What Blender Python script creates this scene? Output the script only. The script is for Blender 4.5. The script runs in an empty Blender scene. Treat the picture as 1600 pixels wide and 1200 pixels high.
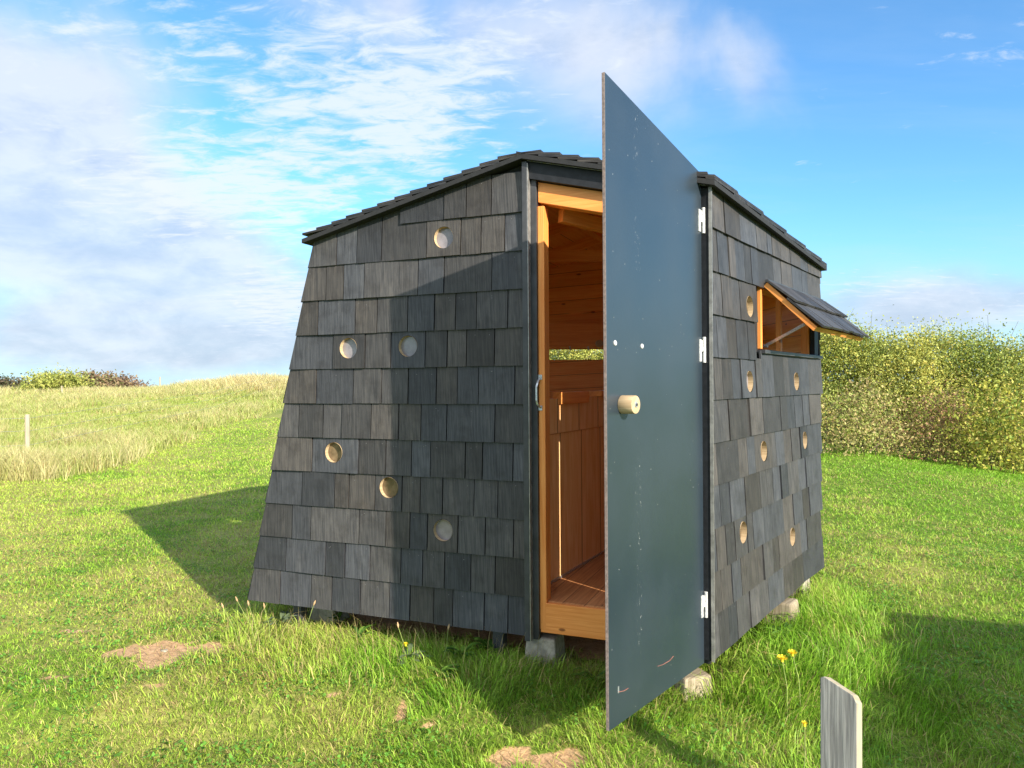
import bpy, math, random
import numpy as np
from mathutils import Vector, Matrix
random.seed(7); RNG = np.random.default_rng(7)
R = math.radians
scene = bpy.context.scene
C = scene.collection

# ------------------------------------------------------------------ camera
F = 1150.0; CAMZ = 1.5; ROLL = 0.0068
cam = bpy.data.cameras.new('camera'); camo = bpy.data.objects.new('camera', cam); C.objects.link(camo)
cam.sensor_width = 36; cam.lens = 36 * F / 1600; cam.clip_start = 0.05; cam.clip_end = 3000
camo.matrix_world = Matrix.Translation((0, 0, CAMZ)) @ Matrix.Rotation(R(90), 4, 'X') @ Matrix.Rotation(-ROLL, 4, 'Z')
scene.camera = camo

# ------------------------------------------------------------------ light
SUN_EL = R(22.8); SAZ = math.atan2(.617, -.787)
sd = Vector((math.sin(SAZ) * math.cos(SUN_EL), math.cos(SAZ) * math.cos(SUN_EL), math.sin(SUN_EL)))
sl = bpy.data.lights.new('sun', 'SUN'); so = bpy.data.objects.new('sun', sl); C.objects.link(so)
sl.energy = 4.4; sl.angle = R(0.5); sl.color = (1.0, .92, .79)
so.rotation_euler = sd.to_track_quat('Z', 'Y').to_euler(); so.location = (0, 0, 20)
scene.view_settings.view_transform = 'Standard'; scene.view_settings.look = 'None'
scene.view_settings.gamma = 1; scene.view_settings.exposure = 1.2
scene.view_settings.use_curve_mapping = False
scene.cycles.max_bounces = 14; scene.cycles.diffuse_bounces = 8; scene.cycles.transparent_max_bounces = 8

class NT:
    def __init__(s, tree): s.t = tree; s.n = tree.nodes; s.l = tree.links
    def add(s, typ, ins=None, **props):
        n = s.n.new(typ)
        for k, v in props.items(): setattr(n, k, v)
        for k, v in (ins or {}).items():
            sock = n.inputs[k]
            if isinstance(v, bpy.types.NodeSocket): s.l.new(v, sock)
            else: sock.default_value = v
        return n
    def math(s, op, a, b=0.0, c=0.0, clamp=False):
        return s.add('ShaderNodeMath', {0: a, 1: b, 2: c}, operation=op, use_clamp=clamp).outputs[0]
    def mix(s, f, a, b, blend='MIX'):
        return s.add('ShaderNodeMix', {0: f, 6: a, 7: b}, data_type='RGBA', blend_type=blend).outputs[2]
    def ramp(s, f, stops):
        n = s.add('ShaderNodeValToRGB', {0: f}); cr = n.color_ramp
        while len(cr.elements) < len(stops): cr.elements.new(0.5)
        for e, (p, c) in zip(cr.elements, stops):
            e.position = p; e.color = c if len(c) == 4 else (*c, 1)
        return n.outputs[0]
    def rng(s, v, a, b, c=0.0, d=1.0, smooth=True):
        return s.add('ShaderNodeMapRange', {0: v, 1: a, 2: b, 3: c, 4: d}, interpolation_type='SMOOTHSTEP' if smooth else 'LINEAR').outputs[0]
    def noise(s, vec, scale, detail=4.0, rough=.55, dist=0.0):
        return s.add('ShaderNodeTexNoise', {'Vector': vec, 'Scale': scale, 'Detail': detail, 'Roughness': rough, 'Distortion': dist}).outputs[0]

# ------------------------------------------------------------------ sky
w = bpy.data.worlds.new("World"); scene.world = w; w.use_nodes = True
w.node_tree.nodes.clear(); T = NT(w.node_tree)
sky = T.add('ShaderNodeTexSky', sky_type='NISHITA')
sky.sun_disc = False; sky.sun_elevation = SUN_EL; sky.sun_rotation = SAZ; sky.air_density = 1.0; sky.dust_density = .4; sky.ozone_density = 2.0; sky.altitude = 50
tc = T.add('ShaderNodeTexCoord').outputs['Generated']
sep = T.add('ShaderNodeSeparateXYZ', {0: tc})
dx, dy, dz = sep.outputs
dzc = T.math('MAXIMUM', dz, 0.0)
den = T.math('ADD', dzc, .10)
pv = T.add('ShaderNodeCombineXYZ', {0: T.math('DIVIDE', dx, den), 1: T.math('DIVIDE', dy, den), 2: 0.0}).outputs[0]
hyp = T.math('SQRT', T.math('ADD', T.math('MULTIPLY', dx, dx), T.math('MULTIPLY', dy, dy)))
az = T.math('ARCTAN2', dx, dy); el = T.math('ARCTAN2', dz, hyp)      # compass bearing and height of a sky direction
def puff(a, e, ra, re, amp):
    """a soft cloud bank centred on a bearing (degrees right of north) and a height (degrees)"""
    x = T.math('DIVIDE', T.math('SUBTRACT', az, R(a)), R(ra)); y = T.math('DIVIDE', T.math('SUBTRACT', el, R(e)), R(re))
    d = T.math('ADD', T.math('MULTIPLY', x, x), T.math('MULTIPLY', y, y))
    return T.math('MULTIPLY', T.math('EXPONENT', T.math('MULTIPLY', d, -1.0)), amp)
def banks(lst):
    r = None
    for q in lst: p = puff(*q); r = p if r is None else T.math('ADD', r, p)
    return r
wide = T.noise(tc, 3.2, 6.0, .52, .35)
fine = T.noise(T.add('ShaderNodeMapping', {'Vector': tc, 'Scale': (1, 1, 2.2)}).outputs[0], 9.0, 6.0, .6, .2)
soft = banks([(-33, 19, 12, 7.5, .95), (-30, 10, 12, 4.6, 1.0), (-21, 7.5, 6, 3.5, .45), (-27, 3.0, 17, 3.4, .95), (13, 23, 11, 7.5, .75), (-9, 26, 14, 5, .6), (31, 5.0, 11, 2.6, .85), (36, 26, 8, 3, .25),
              (-75, 15, 22, 12, .9), (100, 8, 20, 5, .4), (150, 30, 60, 14, .5), (-140, 25, 40, 14, .6)])
mb_ = T.rng(T.math('ADD', soft, T.math('MULTIPLY', T.math('SUBTRACT', wide, .5), 1.9)), .36, 1.02)
puffs = banks([(-17.5, 6.2, 4.2, 2.6, 1.1), (-20, 13, 9, 3.0, .5), (-12, 20, 11, 6.5, .80), (-6, 19.5, 4.5, 3.2, .45), (-2, 25, 12, 4, .5), (-24, 14.5, 10, 4, .6), (-30, 24, 12, 4, .5), (27, 6.5, 5, 1.3, .6), (36, 4.2, 5, 1.6, .5), (33, 21, 6, 2.2, .32), (-30, 1.5, 16, 1.2, .3)])
rot = T.add('ShaderNodeMapping', {'Vector': pv, 'Rotation': (0, 0, .55), 'Scale': (1.0, 1.9, 1)}).outputs[0]
rip = T.noise(rot, 6.5, 7.0, .64, .45)
mp = T.rng(T.math('ADD', puffs, T.math('MULTIPLY', T.math('SUBTRACT', rip, .5), 3.0)), .38, 1.25)
veil = T.math('MULTIPLY', T.rng(T.noise(T.add('ShaderNodeMapping', {'Vector': pv, 'Rotation': (0, 0, .5), 'Scale': (.6, 1.5, 1)}).outputs[0], 1.2, 6.0, .6, .4), .42, .75), T.rng(az, R(45), R(-20), .18, .55))
hz = T.rng(el, R(13), R(-1), 0, .7)
skyc = T.mix(1.0, sky.outputs[0], (.60, 1.0, 1.24, 1), 'MULTIPLY')
col = T.mix(hz, skyc, (2.5, 3.45, 4.65, 1))
lav = T.mix(T.rng(T.math('ADD', fine, T.math('MULTIPLY', el, .4)), .35, .75), (2.4, 2.85, 3.6, 1), (3.65, 3.9, 4.4, 1))
col = T.mix(T.math('MULTIPLY', veil, .6), col, (3.0, 3.7, 4.6, 1))
col = T.mix(T.math('MULTIPLY', mb_, .88), col, lav)
col = T.mix(T.math('MULTIPLY', mp, .85), col, (3.9, 4.25, 4.8, 1))
behind = T.rng(T.math('ABSOLUTE', az), R(75), R(120))          # bright cloud added out of view, fill light to soften the shadows
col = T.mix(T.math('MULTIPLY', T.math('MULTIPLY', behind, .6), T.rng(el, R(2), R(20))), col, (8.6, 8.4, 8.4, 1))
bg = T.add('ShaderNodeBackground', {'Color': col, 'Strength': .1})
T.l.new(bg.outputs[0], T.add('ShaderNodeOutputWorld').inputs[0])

# ------------------------------------------------------------------ helpers
def unroll(px, py): return px - ROLL * (py - 600), py + ROLL * (px - 800)
def at(px, py, Y):
    x, y = unroll(px, py); return Vector(((x - 800) / F * Y, Y, CAMZ - (y - 600) / F * Y))

def material(name):
    m = bpy.data.materials.new(name); m.use_nodes = True; m.node_tree.nodes.clear()
    t = NT(m.node_tree); out = t.add('ShaderNodeOutputMaterial')
    return m, t, out
def simple(name, color, rough=.6, metal=0.0, spec=.5, nscale=30, namt=.25, bump=0.0):
    m, t, out = material(name)
    co = t.add('ShaderNodeTexCoord').outputs['Object']
    n = t.noise(co, nscale, 5.0, .6)
    c = t.mix(t.rng(n, .3, .7), tuple(x * (1 - namt) for x in color) + (1,), tuple(min(1, x * (1 + namt)) for x in color) + (1,))
    p = t.add('ShaderNodeBsdfPrincipled', {'Base Color': c, 'Roughness': rough, 'Metallic': metal, 'Specular IOR Level': spec})
    if bump:
        b = t.add('ShaderNodeBump', {'Height': n, 'Strength': bump, 'Distance': .004}); t.l.new(b.outputs[0], p.inputs['Normal'])
    t.l.new(p.outputs[0], out.inputs[0]); return m

def wood(name, c1, c2, rough=.6, grain=1.0, knots=True, bump=.25, plank=0.0, spec=.3, tint=False, GA=2.5, GB=55):
    """UV.x runs along the grain (metres), UV.y across."""
    m, t, out = material(name)
    uv = t.add('ShaderNodeUVMap').outputs[0]
    g1 = t.noise(t.add('ShaderNodeMapping', {'Vector': uv, 'Scale': (GA, GB, 1)}).outputs[0], grain, 5.0, .6, .6)
    g2 = t.noise(t.add('ShaderNodeMapping', {'Vector': uv, 'Scale': (GA * 2.4, GB * 4.5, 1)}).outputs[0], grain, 3.0, .6, .2)
    g = t.math('ADD', t.math('MULTIPLY', g1, .65), t.math('MULTIPLY', g2, .35))
    c = t.mix(t.rng(g, .36, .64), (*c2, 1), (*c1, 1))
    if tint:
        tn = t.add('ShaderNodeAttribute', attribute_name='tint').outputs['Color']
        c = t.mix(1.0, c, tn, 'MULTIPLY')
        bl = t.noise(t.add('ShaderNodeMapping', {'Vector': uv, 'Scale': (9, 9, 1)}).outputs[0], 1.0, 4.0, .6)
        c = t.mix(t.rng(bl, .45, .68, 0, .6), c, t.mix(1.0, c, (.55, .52, .5, 1), 'MULTIPLY'))
        bl2 = t.noise(t.add('ShaderNodeMapping', {'Vector': uv, 'Scale': (4, 14, 1), 'Location': (7, 3, 0)}).outputs[0], 1.0, 4.0, .6)
        c = t.mix(t.rng(bl2, .52, .72, 0, .55), c, t.mix(1.0, c, (1.7, 1.62, 1.5, 1), 'MULTIPLY'))
    if knots:
        v = t.add('ShaderNodeTexVoronoi', {'Vector': t.add('ShaderNodeMapping', {'Vector': uv, 'Scale': (4.0, 9.0, 1)}).outputs[0], 'Scale': 1.0, 'Randomness': 1.0})
        k = t.rng(v.outputs['Distance'], .055, .10, .85, 0)
        c = t.mix(k, c, (c2[0] * .25, c2[1] * .2, c2[2] * .2, 1))
    h = g
    if plank:
        su = t.add('ShaderNodeSeparateXYZ', {0: uv})
        fr = t.math('FRACT', t.math('DIVIDE', su.outputs[1], plank))
        gap = t.math('MINIMUM', fr, t.math('SUBTRACT', 1.0, fr))
        gm = t.rng(gap, 0.0, .03 , 1.0, 0.0)
        idn = t.add('ShaderNodeTexWhiteNoise', {'W': t.math('FLOOR', t.math('DIVIDE', su.outputs[1], plank))}, noise_dimensions='1D').outputs[0]
        c = t.mix(t.math('MULTIPLY', idn, .5), c, t.mix(1.0, c, (.72, .66, .6, 1), 'MULTIPLY'))
        c = t.mix(gm, c, (c2[0] * .2, c2[1] * .2, c2[2] * .2, 1))
        h = t.math('SUBTRACT', g, t.math('MULTIPLY', gm, 1.5))
    p = t.add('ShaderNodeBsdfPrincipled', {'Base Color': c, 'Roughness': rough, 'Specular IOR Level': spec})
    b = t.add('ShaderNodeBump', {'Height': h, 'Strength': bump, 'Distance': .004}); t.l.new(b.outputs[0], p.inputs['Normal'])
    t.l.new(p.outputs[0], out.inputs[0]); return m

M = {}
M['shingle'] = wood('weathered_black_shingle', (.066, .064, .063), (.028, .028, .030), GA=5, GB=120, rough=.6, knots=False, bump=.4, tint=True, spec=.4)
M['roof_shingle'] = wood('black_roof_shingle', (.045, .043, .042), (.018, .018, .02), rough=.6, knots=False, bump=.4, tint=True)
M['orange'] = wood('oiled_larch', (.88, .35, .09), (.74, .235, .045), rough=.5, spec=.4)
M['orange_board'] = wood('oiled_larch_boards', (.92, .40, .11), (.80, .27, .055), rough=.5, plank=.125, spec=.4)
M['honey'] = wood('honey_pine_boards', (.93, .60, .30), (.80, .44, .17), rough=.55, plank=.14)
M['floor'] = wood('worn_floor_boards', (.58, .27, .11), (.38, .15, .055), rough=.55, plank=.12)
M['raw'] = wood('raw_wood', (.50, .38, .23), (.36, .25, .14), rough=.7, knots=False)
M['greywood'] = wood('grey_weathered_wood', (.33, .32, .30), (.15, .145, .14), rough=.85, knots=False, bump=.7)
M['cutwood'] = wood('pale_cut_wood', (.42, .36, .26), (.30, .25, .17), rough=.8, knots=False, bump=.3)
M['blockwood'] = wood('block_wood', (.36, .30, .21), (.20, .16, .10), rough=.85, knots=False, bump=.5)  # a darker tone than the pale cut wood
M['black'] = simple('black_coated_metal', (.014, .015, .018), .55, spec=.3)
M['trim'] = simple('dark_grey_trim', (.045, .046, .05), .45, .15, nscale=9, namt=.3)
M['edge'] = simple('thin_bright_trim', (.32, .31, .29), .4, .5)
M['dark'] = simple('tarred_sheathing', (.012, .012, .013), .8)
M['zinc'] = simple('galvanised_zinc', (.50, .52, .54), .42, .75, nscale=120, namt=.25)
M['white'] = simple('white_hinge_paint', (.50, .50, .49), .5, .2, nscale=90, namt=.3)
M['concrete'] = simple('pale_concrete', (.30, .27, .21), .9, nscale=25, namt=.3, bump=.6)
M['glass_pale'] = simple('pale_glass', (.21, .19, .20), .07, spec=.6, nscale=14, namt=.22)  # base tone paler and greyer than the brown panes
M['glass_brown'] = simple('brown_glass', (.15, .105, .06), .15, spec=.5, nscale=18, namt=.35)
M['ply_edge'] = simple('plywood_edge', (.24, .175, .155), .7, nscale=80, namt=.3)
M['wire'] = simple('fence_wire', (.35, .35, .34), .5, .6)

def door_mat():
    m, t, out = material('phenolic_door_film')
    co = t.add('ShaderNodeTexCoord').outputs['Object']
    n = t.noise(co, 2.2, 4.0, .5)
    c = t.mix(t.rng(n, .3, .7), (.015, .025, .035, 1), (.020, .031, .043, 1))
    sp = t.add('ShaderNodeTexVoronoi', {'Vector': co, 'Scale': 34.0, 'Randomness': 1.0})
    r = t.add('ShaderNodeSeparateColor', {0: sp.outputs['Color']}).outputs[0]
    speck = t.math('MULTIPLY', t.rng(sp.outputs['Distance'], .05, .09, 1, 0), t.math('GREATER_THAN', r, .80))
    c = t.mix(t.math('MULTIPLY', speck, .55), c, (.42, .42, .40, 1))
    # worn streak of pale flecks running down the door
    sx = t.add('ShaderNodeSeparateXYZ', {0: co}).outputs[0]
    band = t.rng(t.math('ABSOLUTE', t.math('SUBTRACT', sx, .245)), .0, .035, 1, 0)
    fl = t.noise(t.add('ShaderNodeMapping', {'Vector': co, 'Scale': (1.6, 1, .7)}).outputs[0], 70.0, 5.0, .75)
    patch = t.noise(co, 5.0, 3.0, .6)
    c = t.mix(t.math('MULTIPLY', t.math('MULTIPLY', band, t.rng(fl, .60, .66)), t.rng(patch, .45, .58)), c, (.5, .5, .48, 1))
    ro = t.rng(n, .3, .7, .30, .38)
    p = t.add('ShaderNodeBsdfPrincipled', {'Base Color': c, 'Roughness': ro, 'Specular IOR Level': 1.0})
    b = t.add('ShaderNodeBump', {'Height': t.noise(co, 420.0, 2.0, .5), 'Strength': .06, 'Distance': .001}); t.l.new(b.outputs[0], p.inputs['Normal'])
    t.l.new(p.outputs[0], out.inputs[0]); return m
M['door'] = door_mat()

def leafmat(name, trans=.3, rough=.55, spec=.25):
    m, t, out = material(name)
    c = t.add('ShaderNodeAttribute', attribute_name='Col').outputs['Color']
    p = t.add('ShaderNodeBsdfPrincipled', {'Base Color': c, 'Roughness': rough, 'Specular IOR Level': spec})
    tr = t.add('ShaderNodeBsdfTranslucent', {'Color': c})
    mx = t.add('ShaderNodeMixShader', {0: trans, 1: p.outputs[0], 2: tr.outputs[0]})
    t.l.new(mx.outputs[0], out.inputs[0]); return m
M['grass'] = leafmat('grass_blade', .42, .5, .3)
M['leaf'] = leafmat('leaf', .3)
M['twig'] = simple('twig_bark', (.13, .09, .055), .9)

class MB:
    """collects polygons with uv + tint, builds one mesh object"""
    def __init__(s): s.v = []; s.f = []; s.uv = []; s.tint = []; s.mi = []
    def face(s, pts, uvs=None, tint=(1, 1, 1), mi=0):
        b = len(s.v); s.v += [tuple(p) for p in pts]; s.f.append(tuple(range(b, b + len(pts))))
        s.uv.append(uvs or [(0, 0)] * len(pts)); s.tint.append(tint); s.mi.append(mi)
    def solid(s, bottom, top, g=Vector((0, 0, 1)), tint=(1, 1, 1), off=None, mi=0, side_mi=None, across=None):
        """prism from two matching rings; uv along grain g"""
        bottom = [Vector(p) for p in bottom]; top = [Vector(p) for p in top]
        g = Vector(g).normalized(); a = Vector((0, 0, 1)) if abs(g.z) < .7 else Vector((1, 0, 0))
        b1 = g.cross(a).normalized(); b2 = g.cross(b1)
        o = off if off is not None else (random.random() * 9, random.random() * 9)
        if across is not None: b1 = Vector(across).normalized(); b2 = g.cross(b1)
        U = lambda p: (p.dot(g) + o[0], p.dot(b1) + p.dot(b2) + o[1])
        n = len(bottom)
        # orient outward
        cen = sum(bottom + top, Vector()) / (2 * n)
        def put(pts, mi_):
            nn = Vector()
            for i in range(len(pts)): nn += (pts[i] - pts[0]).cross(pts[(i + 1) % len(pts)] - pts[0])
            fc = sum(pts, Vector()) / len(pts)
            if nn.dot(fc - cen) < 0: pts = pts[::-1]
            s.face(pts, [U(p) for p in pts], tint, mi_)
        put(top, mi); put(bottom, mi)
        for i in range(n):
            j = (i + 1) % n; put([bottom[i], bottom[j], top[j], top[i]], mi if side_mi is None else side_mi)
    def box(s, o, ex, ey, ez, g=None, **k):
        o = Vector(o); ex = Vector(ex); ey = Vector(ey); ez = Vector(ez)
        ring = [o, o + ex, o + ex + ey, o + ey]
        s.solid(ring, [p + ez for p in ring], g or max((ex, ey, ez), key=lambda q: q.length), **k)
    def beam(s, p, q, wd, ht, up=(0, 0, 1), **k):
        p = Vector(p); q = Vector(q); d = (q - p).normalized(); sd_ = d.cross(Vector(up)).normalized(); u = sd_.cross(d)
        r = [-sd_ * wd / 2 - u * ht / 2, sd_ * wd / 2 - u * ht / 2, sd_ * wd / 2 + u * ht / 2, -sd_ * wd / 2 + u * ht / 2]
        s.solid([p + x for x in r], [q + x for x in r], d, **k)
    def tube(s, p, q, r0, r1=None, n=12, g=None, **k):
        p = Vector(p); q = Vector(q); d = (q - p).normalized(); r1 = r0 if r1 is None else r1
        a = d.cross(Vector((0, 0, 1)) if abs(d.z) < .9 else Vector((1, 0, 0))).normalized(); b = d.cross(a)
        c = [(a * math.cos(2 * math.pi * i / n) + b * math.sin(2 * math.pi * i / n)) for i in range(n)]
        s.solid([p + x * r0 for x in c], [q + x * r1 for x in c], g or d, **k)
    def build(s, name, mats, parent=None, merge=False, bevel=0.0, smooth=False):
        me = bpy.data.meshes.new(name); me.from_pydata(s.v, [], s.f); me.update()
        uvl = me.uv_layers.new(name='UVMap')
        uvl.data.foreach_set('uv', np.array([c for f in s.uv for c in f], dtype=np.float32).ravel())
        att = me.attributes.new('tint', 'FLOAT_COLOR', 'FACE')
        att.data.foreach_set('color', np.array([(*t, 1) for t in s.tint], dtype=np.float32).ravel())
        if not isinstance(mats, (list, tuple)): mats = [mats]
        for m in mats: me.materials.append(m)
        me.polygons.foreach_set('material_index', np.array(s.mi, dtype=np.int32))
        o = bpy.data.objects.new(name, me); C.objects.link(o)
        if parent: o.parent = parent
        if bevel or merge or smooth:
            wm = o.modifiers.new('weld', 'WELD'); wm.merge_threshold = .0002
            if bevel:
                bm_ = o.modifiers.new('bevel', 'BEVEL'); bm_.width = bevel; bm_.segments = 2; bm_.limit_method = 'ANGLE'
            if smooth:
                for pl in me.polygons: pl.use_smooth = True
                es = o.modifiers.new('split', 'EDGE_SPLIT'); es.split_angle = R(35)
        return o
def tag(o, label=None, cat=None, group=None, kind=None):
    if label: o['label'] = label
    if cat: o['category'] = cat
    if group: o['group'] = group
    if kind: o['kind'] = kind
    return o
def empty(name, loc, label, cat, group=None):
    o = bpy.data.objects.new(name, None); C.objects.link(o); o.location = loc; o.empty_display_size = .2
    tag(o, label, cat, group); return o
def keep(child, parent):          # geometry is written in world coordinates
    child.parent = parent; child.matrix_parent_inverse = Matrix.Translation(parent.location).inverted(); return child

# value noise ------------------------------------------------------------
_tab = np.random.default_rng(3).random((256, 256))
def vnoise(x, y):
    xi = np.floor(x).astype(int); yi = np.floor(y).astype(int); fx = x - xi; fy = y - yi
    fx = fx * fx * (3 - 2 * fx); fy = fy * fy * (3 - 2 * fy)
    g = lambda a, b: _tab[a & 255, b & 255]
    return (g(xi, yi) * (1 - fx) + g(xi + 1, yi) * fx) * (1 - fy) + (g(xi, yi + 1) * (1 - fx) + g(xi + 1, yi + 1) * fx) * fy
def fbm(x, y, s, o=4, seed=0):
    x = np.asarray(x, float) * s + seed * 17.3; y = np.asarray(y, float) * s + seed * 9.1
    t = 0; a = 1; n = 0
    for i in range(o): t = t + a * vnoise(x, y); n += a; a *= .5; x = x * 2.03 + 5.1; y = y * 2.03 + 3.7
    return t / n
def sstep(a, b, v): t = np.clip((v - a) / (b - a), 0, 1); return t * t * (3 - 2 * t)

# ------------------------------------------------------------------ plan of the hut
K = Vector((.937, 3.52, 0)); E1 = Vector((-.9268, .3756, 0)).normalized(); N1 = Vector((-E1.y, E1.x, 0))   # front wall runs left from K
if N1.y > 0: N1 = -N1
Rr = Vector((2.176, 5.246, 0)); E2 = (Rr - K).normalized(); N2 = Vector((E2.y, -E2.x, 0))
L2 = (Rr - K).length
RD = -N1                                             # ridge direction, into the hut
SP = .9206; P0 = K + E1 * SP; ZR = 2.69; SL = .238; SR = .250
ZB = .184; ROW = .2016
def roofz(p):
    a = (Vector((p[0], p[1], 0)) - P0).dot(E1); return ZR - (SL * a if a > 0 else -SR * a)
SBL = 2.766; SLEAN = .232
def sleft(z): return SBL - SLEAN * (z - ZB)
BL = K + E1 * SBL
LT = K + E1 * 2.264
LBt = LT + RD * 2.15; LBb = BL + RD * 2.25
B1 = Vector((2.12, 6.30, 0)); B2t = LBt; B2b = LBb
hutpoly = [K, Rr, B1, LBb, BL]

def F1(s, z, out=0.0): return K + E1 * s + N1 * out + Vector((0, 0, z))
def F2(s, z, out=0.0): return K + E2 * s + N2 * out + Vector((0, 0, z))
def s_on(px, py, O, E):
    x, y = unroll(px, py); u = (x - 800) / F
    return (u * O.y - O.x) / (E.x - u * E.y)
def zs_on(px, py, O, E):
    s = s_on(px, py, O, E); x, y = unroll(px, py); Y = O.y + E.y * s
    return s, CAMZ - (y - 600) / F * Y

# ------------------------------------------------------------------ ground
def ground_h(X, Y):
    X = np.asarray(X, float); Y = np.asarray(Y, float)
    left = sstep(3.0, -7.0, X)
    h = 1.02 * sstep(9.0, 42.0, Y) * left
    h = h - .9 * sstep(44, 90, Y) * left
    h = h + .55 * np.exp(-((X + 13.5) / 4.0) ** 2 - ((Y - 41) / 7.0) ** 2)
    h = h - .09 * sstep(3.75, 3.05, Y)
    h = h + np.clip(-.14 * (X - 8.0), -.8, .3) * sstep(7.5, 13.5, Y) * sstep(2.0, 5.5, X) * sstep(60, 20, Y)
    h = h + .03 * (fbm(X, Y, .5, 3, 1) - .5) * sstep(1, 3, Y) + .018 * (fbm(X, Y, 3.0, 2, 2) - .5)
    return h
def gz(x, y): return float(ground_h(x, y))
def gp(px, py, h=0.0):
    x, y = unroll(px, py); z = 0.0
    for _ in range(12):
        Y = (CAMZ - z - h) * F / (y - 600); X = (x - 800) / F * Y; z = gz(X, Y)
    return Vector((X, Y, z))
def inpoly(X, Y, poly, grow=0.0):
    """signed distance-like for convex polygon (positive inside)"""
    d = np.full(np.shape(X), 1e9)
    cx = sum(p.x for p in poly) / len(poly); cy = sum(p.y for p in poly) / len(poly)
    for i in range(len(poly)):
        a = poly[i]; b = poly[(i + 1) % len(poly)]; ex, ey = b.x - a.x, b.y - a.y; l = math.hypot(ex, ey); nx, ny = -ey / l, ex / l
        if (cx - a.x) * nx + (cy - a.y) * ny < 0: nx, ny = -nx, -ny
        d = np.minimum(d, (X - a.x) * nx + (Y - a.y) * ny)
    return d + grow
SOIL = [(*gp(258, 1018)[:2], .31, .20), (*gp(850, 1192)[:2], .24, .10), (*gp(628, 1112)[:2], .055, .09), (*gp(672, 1130)[:2], .05, .05), (*gp(90, 1060)[:2], .10, .04), (*gp(120, 985)[:2], .12, .03), (*gp(525, 1085)[:2], .05, .03), (*gp(250, 1075)[:2], .1, .035)]
def bare(X, Y):
    b = np.zeros(np.shape(X))
    wob = (fbm(X, Y, 11.0, 4, 5) - .5)
    for i, (x, y, rx, ry) in enumerate(SOIL):
        d = np.sqrt(((X - x) / rx) ** 2 + ((Y - y) / ry) ** 2) + wob * 1.7
        b = np.maximum(b, sstep(1.2, .7, d) * (1.0 if i < 2 else .75))
    hd = inpoly(X, Y, hutpoly)
    return np.maximum(b, sstep(.12, .42, hd + wob * .3))
def meadow(X, Y):                       # 1 where the unmown field is
    X = np.asarray(X, float); Y = np.asarray(Y, float)
    bx = -7.6 - .10 * (Y - 13) + (fbm(X, Y, .35, 3, 8) - .5) * 1.6
    m = sstep(.35, -.35, X - bx) * sstep(11.0, 12.3, Y - (X + 8.0) * .1)
    far = sstep(27, 29.5, Y + (fbm(X, Y, .4, 2, 4) - .5) * 3) * sstep(2, -2, X)
    return np.maximum(m, far)
def dryness(X, Y):
    return np.clip(.5 + 1.15 * (fbm(X, Y, .9, 4, 11) - .5) + .8 * (fbm(X, Y, 4.5, 3, 12) - .5) - .20 * sstep(.3, 2.5, X) + .12 * sstep(-1, -3, X) + .10 * sstep(4, 8, Y) * sstep(1, -1, X), 0, 1)

def axis(dense_a, dense_b, step, lo, hi, g=1.22):
    c = list(np.arange(dense_a, dense_b, step)); s = step; v = dense_a; a = []
    while v > lo: s *= g; v -= s; a.append(v)
    s = step; v = c[-1]; b = []
    while v < hi: s *= g; v += s; b.append(v)
    return np.array(a[::-1] + c + b)
xs = axis(-5.5, 5.5, .07, -900, 900, 1.13); ys = axis(1.6, 9.0, .06, -60, 1500, 1.10)
GX, GY = np.meshgrid(xs, ys); GZ = ground_h(GX, GY)
nv = GX.size; nx_ = len(xs); ny_ = len(ys)
co = np.stack([GX.ravel(), GY.ravel(), GZ.ravel()], 1)
idx = np.arange(nv).reshape(ny_, nx_)
quads = np.stack([idx[:-1, :-1], idx[:-1, 1:], idx[1:, 1:], idx[1:, :-1]], -1).reshape(-1, 4)
def mesh_np(name, co, faces, cols=None, mats=(), k=4):
    me = bpy.data.meshes.new(name)
    me.vertices.add(len(co)); me.vertices.foreach_set('co', co.astype(np.float32).ravel())
    nf = len(faces); me.loops.add(nf * k); me.loops.foreach_set('vertex_index', faces.astype(np.int32).ravel())
    me.polygons.add(nf); me.polygons.foreach_set('loop_start', np.arange(0, nf * k, k, dtype=np.int32))
    me.update(calc_edges=True)
    if cols is not None:
        a = me.attributes.new('Col', 'FLOAT_COLOR', 'POINT'); a.data.foreach_set('color', np.concatenate([cols, np.ones((len(cols), 1))], 1).astype(np.float32).ravel())
    for m in mats: me.materials.append(m)
    return me
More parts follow.
